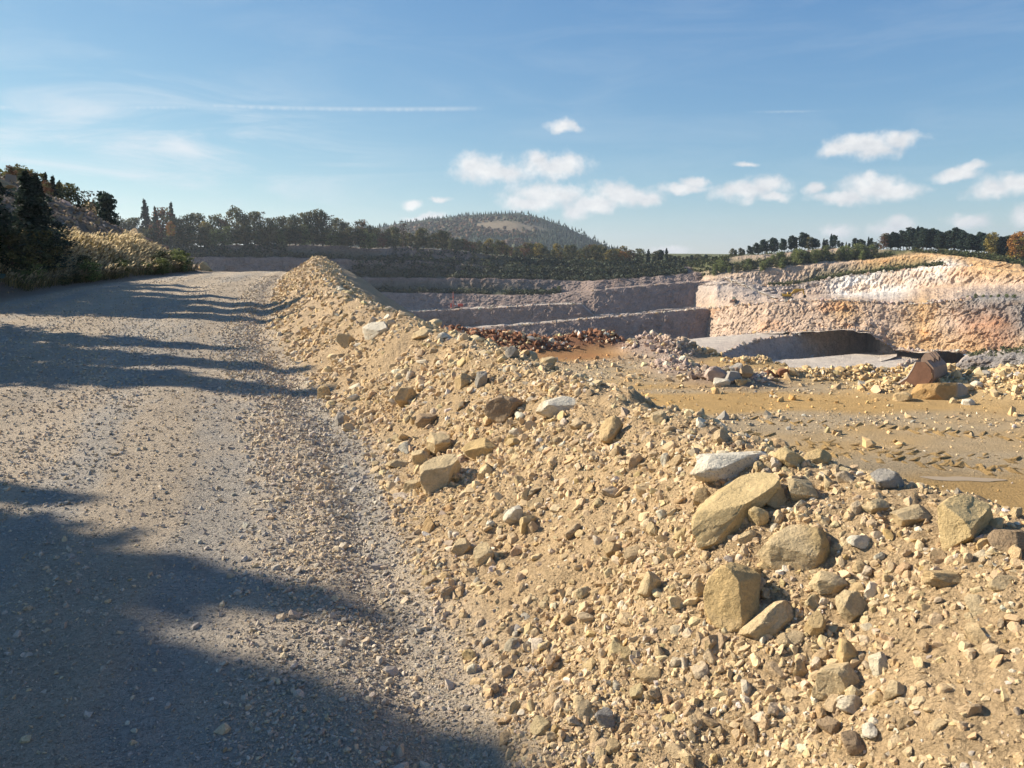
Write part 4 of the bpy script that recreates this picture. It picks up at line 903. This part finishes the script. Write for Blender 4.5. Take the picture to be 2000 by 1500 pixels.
    for i, (px, ty, k) in enumerate(right):
        for j in range(3 if px > 1720 else 2):
            p = on_row(T_R, 1, px + j * 6, 1 + R.uniform(0, 5) + 14 * j); h = EYE + slope(ty + 3 * j) * p[1] - p[2]
            kk = k if j == 0 else R.choice(['pine0', 'pine2', 'pine3'])
            lab = {'pine': 'dark pine in the row along the right rim', 'spruce': 'pointed dark spruce in the pine row along the right rim', 'oak': 'green broadleaved tree in the pine row along the right rim', 'olive': 'grey-green tree at the left end of the right rim', 'russet': 'russet-topped tree left of the dense pine clump on the right rim'}[kk.rstrip('0123')]
            if kk[0] in 'ps': lab += ', in the loose left stretch' if px < 1600 else (', in the low middle stretch' if px < 1720 else ', in the dense right clump')
            tree(kk, 'rim_pine' if kk[0] in 'ps' else 'rim_tree', p, h, lab, group='trees along the right rim', wide=1.35 if kk[0] == 'p' else 1.3)
    tree('yellow', 'autumn_tree', on_row(T_R, 1, 1936, -3), 12, 'yellow-orange autumn tree in front of the right pines', wide=1.0)
    tree('orange', 'autumn_tree', on_row(T_R, 1, 1984, -5), 14, 'broad rust-orange tree at the right edge of the pines', wide=1.1)
    for i in range(54):                 # saplings on the slope under the right rim
        px = R.uniform(1395, 1722); f = R.random(); a = on_row(T_R, 2, px); b = on_row(T_R, 3, px); p = a + (b - a) * (.25 + .75 * f)
        tree(R.choice(['bush0', 'bush1', 'bush2', 'bush0', 'oak0']), 'sapling', p, R.uniform(4.2, 7.6) * (1.1 if px > 1520 else .8), 'light green sapling on the slope below the right rim', 'sapling', 'saplings below the right rim', wide=1.15)
    for px in (1890, 1905, 1920, 1935, 1950, 1966, 1980): tree(R.choice(['bush0', 'bush1', 'bush2']), 'shrub', on_row(T_R, 7, px, 3), R.uniform(1.6, 2.6), 'low green shrub on the ledge above the grey and red rock', 'shrub', 'shrubs above the red rock', wide=1.3)
    for px in (1080, 1165, 1187): tree('yellow', 'shrub', on_row(T_B, 4, px, 2), R.uniform(2.5, 4), 'yellow shrub on the dark shaded terrace', 'shrub', 'yellow shrubs on the shaded terrace', wide=1.2)
    tree('bush1', 'shrub', on_row(T_B, 6, 1092, 2), 4.5, 'lone bush on the far terrace edge', 'shrub', wide=1.1)
    # the bank: dark spruces at its foot, young trees on its back
    for x, y, h, k, lab in [(-26.4, 38.8, 6.4, 'bigspruce0', 'dark spruce at the left edge of the photo'), (-25.2, 41.0, 5.0, 'bigspruce1', 'narrow dark spruce just right of the one at the left edge'), (-24.0, 37.4, 2.6, 'oak0', 'dark low bush at the road edge on the far left'), (-26.2, 43.5, 4.2, 'bigspruce1', 'small dark spruce farthest back of those at the left edge'), (-24.4, 40.2, 2.4, 'oak2', 'dark bush beside the reeds on the left')]:
        tree(k, 'bank_tree', (x, y, float(H(np.array([x]), np.array([y]))[0])), h, lab, wide=1.7 if k[0] == 'b' else 1.4)
    for px, ty, d, k, lab in [(80, 338, 74, 'spruce0', 'leftmost young spruce on the bank top'), (96, 336, 78, 'spruce1', 'second young spruce on the bank top'), (110, 342, 76, 'spruce0', 'third young spruce on the bank top'), (122, 352, 80, 'spruce1', 'fourth young spruce on the bank top'), (140, 356, 74, 'oak1', 'leafy young tree right of the young spruces on the bank top'), (156, 384, 72, 'spruce1', 'tiny spruce beside the rounded tan boulder'), (182, 374, 78, 'bare', 'bare young tree behind the rounded tan boulder'), (206, 376, 76, 'pine2', 'young pine at the right end of the bank top'), (56, 326, 76, 'oak2', 'bushy tree behind the great rounded boulder'), (2, 305, 72, 'spruce0', 'spruce tip at the upper left edge of the photo'), (70, 332, 74, 'russet0', 'russet bush on the bank top'), (30, 322, 66, 'russet1', 'rounded russet bush at the top of the bank'), (95, 352, 66, 'russet0', 'reddish bush below the young spruces on the bank'), (40, 322, 90, 'bush1', 'green bush on the skyline of the bank')]:
        p = Pd(px, 430, d); z = float(H(np.array([p[0]]), np.array([p[1]]))[0]); zt = EYE + slope(ty) * d
        tree(k, 'young_tree', (p[0], p[1], z), max(1.5, zt - z), lab, wide=1.1)
    for k in range(16):
        y = 37 + k * 1.35; x = float(bank_toe(y)) - R.uniform(.2, 1.6); tree(R.choice(['bush0', 'bush2', 'oak0']), 'bank_shrub', (x, y, float(H(np.array([x]), np.array([y]))[0])), R.uniform(.6, 1.3), 'low dark shrub at the foot of the bank beside the road', 'shrub', 'shrubs at the foot of the bank', wide=1.7)
    # spruces along the road to the left of the frame: their shade lies over the road
    for i, (x, y, h) in enumerate([(-24.6, 31.6, 9.2), (-25.4, 34.0, 9.6), (-26.8, 36.6, 9.0), (-23.0, 20.8, 10.4), (-23.4, 23.0, 9.8), (-23.2, 25.2, 8.6), (-21.6, 13.9, 9.2), (-20.8, 12.2, 11.0), (-20.6, 10.8, 11.7), (-20.4, 9.3, 12.2), (-20.6, 7.7, 12.5), (-20.2, 6.0, 12.6), (-20.4, 4.2, 12.6)]):
        tree(random.choice(['bigspruce0', 'bigspruce1']), 'roadside_spruce', (x, y, float(H(np.array([x]), np.array([y]))[0]) - .1), h, 'spruce lining the haul road just left of the photo', group='spruces lining the road left of the photo', wide=1.3)
plant_trees(); edge_stones(); ramp()

# ------------------------------------------------------------------ scrub and reeds: stuff nobody could count
def scrub(name, T, strips, n, size, cols, label, seed, pr=None):
    g = np.random.default_rng(seed); _, V, xs, st, ctl = T; mb = MB()
    for (i, x0, x1, w) in strips:
        m = int(n * w); j = np.searchsorted(xs, g.uniform(x0, x1, m)).clip(0, len(xs) - 1); k = g.integers(st[i], st[i + 1], m)
        c = V[k, j]; keep = fbm(c[:, 0] / 7, c[:, 2] / 4 + c[:, 1] / 7, oct=2, seed=seed + i) > -.35; c = c[keep]; m = len(c)
        s = size * g.uniform(.5, 1.5, m); per = 9
        P = np.repeat(c, per, 0) + g.standard_normal((m * per, 3)) * np.repeat(s, per)[:, None] * (.5, .5, .45) + np.array((0, 0, 1)) * np.repeat(s, per)[:, None] * .5
        col = np.repeat(np.array(cols)[g.integers(0, len(cols), m)], per, 0); leaves(mb, P, np.repeat(s, per) * .75, g, col)
    link(name, mb.mesh(name, M_LEAF), kind='stuff', label=label, category='scrub')
scrub('shaded_scrub', T_B, [(1, 300, 560, .25), (2, 300, 1330, .6), (3, 690, 1000, .25), (3, 1000, 1330, 1.0), (1, 760, 1000, .12), (1, 1000, 1400, .5), (4, 640, 1340, .7), (6, 640, 1090, .35)], 1500, 1.6, [(.05, .062, .034), (.065, .075, .035), (.085, .083, .042), (.05, .068, .04)], 'dark scrub growing over the shaded terraces at the back', 90)
scrub('ledge_scrub', T_R, [(4, 1500, 1840, .8), (2, 1300, 1740, 1.3), (2, 1850, 2200, 1.2), (1, 1780, 2200, .5), (0, 1420, 2150, .25), (1, 1292, 1420, .5), (0, 1292, 1420, .3)], 900, 1.1, [(.07, .085, .03), (.05, .065, .025), (.10, .095, .04)], 'green scrub on the ledges of the sunlit right wall', 91)
scrub('spur_scrub', T_G, [(0, 1890, 2100, .5), (2, 1890, 2000, 1.0)], 420, .7, [(.09, .10, .04), (.13, .12, .06), (.05, .06, .03)], 'low weeds on the grey rock spur at the right', 92)
def reeds():
    g = np.random.default_rng(12); n = 11000
    Y = g.uniform(36, 58, n); q = g.uniform(.6, 5.6, n) ; X = bank_toe(Y) - q
    dens = np.clip(.9 - .10 * np.abs(q - 3.0) - .6 * sstep(54, 62, Y) + .7 * fbm(X * .4, Y * .4, oct=2, seed=95), 0, 1) * (1 - .6 * sstep(5.5, 8, q))
    k = g.random(n) < dens; X, Y, q = X[k], Y[k], q[k]; n = len(X); z = H(X, Y)
    h = g.uniform(.35, .85, n) * np.where(q < .6, .6, 1); lean = np.stack([g.normal(.38, .14, n), g.normal(-.1, .12, n)], 1) * h[:, None]
    a = g.uniform(0, 3.14, n); wx, wy = np.cos(a) * .018, np.sin(a) * .018
    dark = ((q < .8) | (g.random(n) < .25))[:, None]
    cs = np.where(dark, np.array((.14, .125, .05)), np.array((.46, .34, .15))) * (1 + .2 * g.standard_normal((n, 1))); cp = np.where(dark, np.array((.26, .20, .12)), np.array((.60, .48, .29))) * (1 + .15 * g.standard_normal((n, 1)))
    B = np.stack([X, Y, z - .05], 1); mb = MB()
    def at(t): return B + np.stack([lean[:, 0] * t ** 2.2, lean[:, 1] * t ** 2.2, h * t * (1 - .12 * t * t)], 1)
    def ribbon(ts, ws, col):
        m = len(ts); v = np.zeros((n, m * 2, 3))
        for i, (t, w) in enumerate(zip(ts, ws)):
            p = at(t); off = np.stack([wx, wy, wx * 0], 1) * w; v[:, 2 * i] = p - off; v[:, 2 * i + 1] = p + off
        f = np.concatenate([[(2 * i, 2 * i + 1, 2 * i + 3, 2 * i + 2)] for i in range(m - 1)])
        mb.add(v.reshape(-1, 3), q=(f[None] + (np.arange(n) * m * 2)[:, None, None]).reshape(-1, 4), c=np.repeat(np.clip(col, .01, .8), m * 2, 0))
    ribbon((0, .4, .8), (1.1, .9, .5), cs); ribbon((.72, .84, .95, 1.04), (.3, 2.4, 2.0, .2), cp)
    # leaf blades low down
    m = n * 2; i = g.integers(0, n, m); b = B[i] + np.stack([g.normal(0, .15, m), g.normal(0, .15, m), np.zeros(m)], 1); a2 = g.uniform(0, 6.28, m); L = h[i] * g.uniform(.35, .75, m)
    tip = b + np.stack([np.cos(a2) * L * .5 + .12, np.sin(a2) * L * .5, L * .8], 1); side = np.stack([-np.sin(a2), np.cos(a2), a2 * 0], 1) * .016
    v = np.stack([b - side, b + side, tip], 1).reshape(-1, 3); mb.add(v, t=np.arange(m * 3).reshape(-1, 3), c=np.repeat(np.clip(cs[i] * .8, .01, .8), 3, 0))
    link('reed_grass', mb.mesh('reed_grass', M_REED), kind='stuff', label='tall golden reed grass covering the bank left of the road', category='grass')
reeds()

# ------------------------------------------------------------------ machines
YEL, BLK, RED_, STEEL_, GLASS, RUST, RUST2 = (.55, .33, .035), (.035, .033, .03), (.50, .07, .04), (.30, .29, .28), (.05, .07, .08), (.15, .075, .045), (.24, .165, .12)
def machine(name, pos, rz, scale, label, cat):
    e = bpy.data.objects.new(name, None); COL.objects.link(e); e.location = pos; e.rotation_euler = (0, 0, rz); e.scale = (scale,) * 3; e['label'] = label; e['category'] = cat; return e
def part(name, mb, parent, mat=M_PAINT, smooth=False): return link(name, mb.mesh(name, mat, smooth), parent)
def stadium(x0, x1, z0, z1, n=6):
    r = (z1 - z0) / 2; zc = (z0 + z1) / 2; p = [(x1 - r + r * math.cos(a), zc + r * math.sin(a)) for a in np.linspace(-math.pi / 2, math.pi / 2, n)]
    return p + [(x0 + r - r * math.cos(a), zc - r * math.sin(a)) for a in np.linspace(-math.pi / 2, math.pi / 2, n)]
def wheel(parent, x, y, z, r, w):
    m = MB(); m.tube([(x, y - w / 2, z), (x, y - w * .42, z), (x, y + w * .42, z), (x, y + w / 2, z)], [r * .86, r, r, r * .86], 16, BLK); t = part('wheel', m, parent)
    m = MB(); m.tube([(x, y - w * .53, z), (x, y + w * .53, z)], [r * .5, r * .5], 12, (.4, .3, .1)); part('rim', m, t)
def excavator(pos, rz, s):
    e = machine('excavator', pos, rz, s, 'yellow excavator with raised boom on the right quarry bench', 'excavator')
    for y in (-1.35, 1.35):
        t = part('track', MB().prism(stadium(-2.2, 2.3, 0, 1.0), y - .32, y + .32, BLK), e)
        for x in (-1.7, -.85, 0, .85, 1.75): part('roller', MB().tube([(x, y - .36, .5), (x, y + .36, .5)], [.32, .32], 10, STEEL_), t)
    part('undercarriage', MB().box(-1.2, 1.2, -1.1, 1.1, .45, 1.15, BLK), e)
    part('engine_house', MB().prism([(-2.9, 1.35), (-2.75, 1.2), (1.3, 1.2), (1.3, 2.0), (-.4, 2.15), (-2.5, 2.35), (-2.9, 2.1)], -1.4, 1.4, YEL), e)
    part('counterweight', MB().prism([(-3.15, 1.4), (-2.85, 1.25), (-2.85, 2.25), (-3.15, 2.0)], -1.35, 1.35, BLK), e)
    c = part('cab', MB().prism([(-.2, 2.0), (1.35, 1.3), (1.5, 1.9), (1.2, 3.1), (-.1, 3.15)], .45, 1.4, YEL), e)
    part('window', MB().prism([(.05, 2.2), (1.15, 2.0), (1.3, 2.05), (1.08, 2.95), (.05, 2.98)], .43, 1.42, GLASS), c)
    part('boom', MB().prism([(.7, 1.8), (1.3, 1.5), (3.0, 3.6), (4.2, 4.1), (6.4, 4.0), (6.45, 4.45), (4.0, 4.85), (2.6, 4.4)], -.28, .28, YEL), e)
    part('arm', MB().prism([(5.9, 4.75), (6.5, 4.85), (6.75, 4.2), (7.5, 1.9), (7.15, 1.8), (6.15, 4.1)], -.22, .22, YEL), e)
    part('boom_cylinder', MB().tube([(1.4, .2, 1.8), (3.3, .2, 3.9)], [.13, .10], 8, STEEL_), e); part('boom_cylinder', MB().tube([(1.4, -.2, 1.8), (3.3, -.2, 3.9)], [.13, .10], 8, STEEL_), e)
    part('arm_cylinder', MB().tube([(3.8, 0, 5.0), (6.1, 0, 4.85)], [.14, .10], 8, STEEL_), e)
    part('bucket', MB().prism([(7.0, 1.9), (7.6, 1.95), (8.1, 1.5), (8.1, .9), (7.6, .5), (6.9, .45), (7.1, .95), (7.0, 1.4)], -.65, .65, BLK), e)
def loader(pos, rz, s):
    e = machine('wheel_loader', pos, rz, s, 'small brown wheel loader on the ledge left of the excavator', 'loader')
    for x in (-1.6, 1.5):
        for y in (-1.15, 1.15): wheel(e, x, y, .85, .85, .6)
    part('rear_body', MB().prism([(-3.0, .8), (-.2, .7), (-.2, 1.9), (-1.2, 2.2), (-2.9, 2.0)], -.9, .9, (.30, .14, .07)), e)
    part('front_frame', MB().prism([(-.1, .7), (2.0, .7), (2.2, 1.3), (.6, 1.9), (-.1, 1.6)], -.7, .7, (.30, .14, .07)), e)
    c = part('cab', MB().prism([(-1.2, 2.0), (.2, 1.7), (.1, 3.2), (-1.1, 3.2)], -.75, .75, (.24, .26, .18)), e); part('window', MB().prism([(-1.0, 2.3), (.08, 2.2), (.02, 3.0), (-.95, 3.0)], -.78, .78, GLASS), c)
    for y in (-.6, .6): part('lift_arm', MB().prism([(.6, 1.7), (2.9, .8), (3.0, 1.1), (.7, 2.0)], y - .1, y + .1, (.30, .14, .07)), e)
    part('bucket', MB().prism([(2.7, .2), (4.0, .1), (3.3, .4), (3.0, .8), (3.2, 1.3), (2.8, 1.25)], -1.4, 1.4, (.20, .13, .09)), e)
def drill(pos, rz, s):
    e = machine('drill_rig', pos, rz, s, 'red drilling rig with a tall mast on the far bench', 'drill rig')
    for y in (-1.0, 1.0): part('track', MB().prism(stadium(-1.7, 1.7, 0, .8), y - .25, y + .25, BLK), e)
    part('engine_house', MB().prism([(.2, .9), (3.3, .9), (3.5, 1.3), (3.4, 2.3), (3.0, 2.6), (.4, 2.5)], -1.1, 1.1, RED_), e)
    part('compressor', MB().box(-.6, .5, -.9, .9, .9, 2.2, (.30, .34, .33), .05), e)
    c = part('cab', MB().box(-1.6, -.6, -.2, 1.1, .9, 2.7, (.55, .55, .52), .04), e); part('window', MB().box(-1.63, -.57, .0, .95, 1.7, 2.5, GLASS), c)
    m = MB()
    for x in (-2.75, -2.25):
        for y in (-.2, .2): m.tube([(x, y, .1), (x, y, 9.6)], [.07, .07], 5, (.36, .12, .09))
    for i in range(15): m.tube([(-2.75, -.2, .3 + i * .62), (-2.25, -.2, .6 + i * .62)], [.05, .05], 4, (.36, .12, .09)); m.tube([(-2.25, .2, .3 + i * .62), (-2.75, .2, .6 + i * .62)], [.05, .05], 4, (.36, .12, .09))
    part('mast', m, e); part('drill_head', MB().box(-2.8, -2.2, -.3, .3, 6.2, 7.2, RED_), e); part('drill_rod', MB().tube([(-2.5, 0, 0), (-2.5, 0, 6.2)], [.09, .09], 6, STEEL_), e)
    part('dust_collector', MB().box(-4.3, -3.4, -.5, .5, .3, 2.9, RED_, .08), e); part('boom', MB().prism([(-2.2, 1.4), (.2, 1.1), (.2, 1.6), (-2.2, 2.0)], -.2, .2, RED_), e)
def zrow(T, row, px): return np.interp(px, T[2], T[4][row][2][:, 2])
def on_level(px, py, z):
    r = ray(px, py); return np.array([0, 0, EYE]) + r * ((z - EYE) / r[2])
p = surf(T_R, 6, 1538, .72); excavator(p + (0, 0, .5), math.radians(-8), 1.08)
p = surf(T_R, 6, 1431, .85); loader(p + (0, 0, .3), math.radians(-120), .95)
p = surf(T_B, 9, 893, .5); drill(p + (0, 0, .4), math.radians(8), .92)

def loose_bucket():
    P = hit(1800, 764); e = machine('excavator_bucket', P + (.10, .25, -.12), math.radians(-46), 1.05, 'rusty old excavator bucket standing on the rubble beside the big ochre boulder', 'bucket')
    W = 1.5
    back = [(-1.45, .02), (-.75, -.02), (-.1, .03), (.28, .25), (.44, .62), (.36, 1.0), (.12, 1.25)]          # the curved shell, lip to hinge
    th = .05
    inner = [(-1.45, .05), (-.75, .06), (-.12, .10), (.20, .29), (.36, .62), (.29, .97), (.06, 1.20)]
    m = MB(); n = len(back)
    v = [(x, 0, z) for x, z in back] + [(x, 0, z) for x, z in inner] + [(x, W, z) for x, z in back] + [(x, W, z) for x, z in inner]
    q = []
    for i in range(n - 1): q += [(i, i + 1, 2 * n + i + 1, 2 * n + i), (n + i + 1, n + i, 3 * n + i, 3 * n + i + 1), (i + 1, i, n + i, n + i + 1), (2 * n + i, 2 * n + i + 1, 3 * n + i + 1, 3 * n + i)]
    q += [(0, n, 3 * n, 2 * n)[::-1], (n - 1, 2 * n - 1, 4 * n - 1, 3 * n - 1)]
    part('shell', m.add(v, q=q, c=RUST2), e, M_STEEL)
    side = [(-1.42, .055), (-.75, .065), (-.12, .105), (.20, .295), (.355, .62), (.285, .965), (.06, 1.19), (-.25, 1.16), (-.36, .85), (-.52, .52), (-.80, .28), (-1.15, .14)]
    for y in (-.045, W): 
        mm = MB(); nn = len(side); v = [(x, y, z) for x, z in side] + [(x, y + .045, z) for x, z in side]
        # triangulate between the concave front edge and the back
        lo = [0, 1, 2, 3, 4, 5, 6]; hi = [0, 11, 10, 9, 8, 7, 6]; t = []
        for i in range(6):
            for (a, b, c) in ((lo[i], lo[i + 1], hi[i + 1]), (lo[i], hi[i + 1], hi[i])):
                if len({a, b, c}) == 3: t += [(a, b, c), (nn + a, nn + c, nn + b)]
        q = [(i, (i + 1) % nn, nn + (i + 1) % nn, nn + i) for i in range(nn)]
        s_ = part('side_plate', mm.add(v, t=t, q=q, c=RUST), e, M_STEEL)
        ed = MB(); f = [side[k] for k in (0, 11, 10, 9, 8, 7)]; ed.tube([(x, y + .022, z) for x, z in f], .035, 6, (.42, .36, .31)); part('edge_strip', ed, s_, M_STEEL)
    for i in range(4): y = .14 + i * (W - .28) / 3; part('tooth', MB().prism([(-1.78, .0), (-1.40, -.06), (-1.35, .10), (-1.45, .11)], y - .07, y + .07, (.38, .35, .33)), e, M_STEEL)
    for y in (.42, .62, .95, 1.15): part('hinge_ear', MB().prism([(-.22, 1.10), (.25, 1.0), (.22, 1.32), (.05, 1.50), (-.10, 1.46), (-.2, 1.28)], y - .035, y + .035, RUST2), e, M_STEEL)
loose_bucket()

# ------------------------------------------------------------------ puddle and wheel tracks on the yard
def puddle():
    P = on_level(1880, 934, -2.99); n = 44; g = np.random.default_rng(3); pts = []
    for i in range(n):
        a = i / n * 6.283; r = 1 + .25 * math.sin(2 * a + 1) + .12 * math.sin(5 * a); pts.append((P[0] + 0.8 * r * math.cos(a), P[1] + .24 * r * math.sin(a) - .12 * r * math.cos(a)))
    z = max(float(H(np.array([x]), np.array([y]))[0]) for x, y in pts[::4]) ; z = float(np.median([float(H(np.array([x]), np.array([y]))[0]) for x, y in pts])) + .012
    V = [(P[0], P[1], z)] + [(x, y, z) for x, y in pts]; T = [(0, 1 + i, 1 + (i + 1) % n) for i in range(n)]
    link('puddle', mesh_np('puddle', V, np.array(T), None, False, M_WATER), kind='structure')
puddle()
def tracks():
    g = np.random.default_rng(8); mb = MB()
    lanes = [((1330, 838), (2040, 905)), ((1420, 815), (2060, 862)), ((1560, 865), (2060, 925)), ((1380, 862), (1960, 922))]
    for (a, b) in lanes:
        A = on_level(*a, -3.0); B = on_level(*b, -3.0); d = B - A; L = np.linalg.norm(d[:2]); d = d / L; nrm = np.array((-d[1], d[0], 0))
        for i in range(int(L / .36)):
            for sd in (-1, 1):
                c = A + d * (i * .36 + .16 * (sd > 0) + g.normal(0, .02)) + nrm * sd * .24 + nrm * g.normal(0, .05)
                if g.random() < .3: continue
                t = d * .35 * sd + nrm; t /= np.linalg.norm(t); w = d; l = .25 * g.uniform(.8, 1.15); hh = .026 * g.uniform(.2, 1.5); zz = float(H(np.array([c[0]]), np.array([c[1]]))[0])
                v = []
                for e_ in (-1, 1):
                    p = c + t * l * e_; v += [p - w * .14, p + w * .02, p + w * .13]
                v = np.array(v); v[:, 2] = zz - .02; v[[1, 4], 2] = zz + hh; v += g.normal(0, .02, v.shape)
                mb.add(v, q=[(0, 1, 4, 3), (1, 2, 5, 4)], t=[(0, 2, 1), (3, 4, 5)], c=np.array((.40, .26, .11)) * g.uniform(.85, 1.15))
    link('tyre_track', mb.mesh('tyre_track', M_EARTH), YARD, kind='stuff')
tracks()

# ------------------------------------------------------------------ the air
def haze():
    m = bpy.data.materials.new('haze'); m.use_nodes = True; N = m.node_tree.nodes; N.clear(); out = N.new('ShaderNodeOutputMaterial'); v = N.new('ShaderNodeVolumePrincipled')
    v.inputs['Color'].default_value = (.80, .88, 1.0, 1); v.inputs['Density'].default_value = HAZE; v.inputs['Anisotropy'].default_value = .35
    m.node_tree.links.new(v.outputs[0], out.inputs['Volume'])
    mb = MB(); mb.box(-5600, 5600, -5600, 5600, -60, 150); link('haze', mb.mesh('haze', m), kind='stuff', label='thin blue autumn haze in the air of the quarry', category='haze')
HAZE = 0.00011
haze()
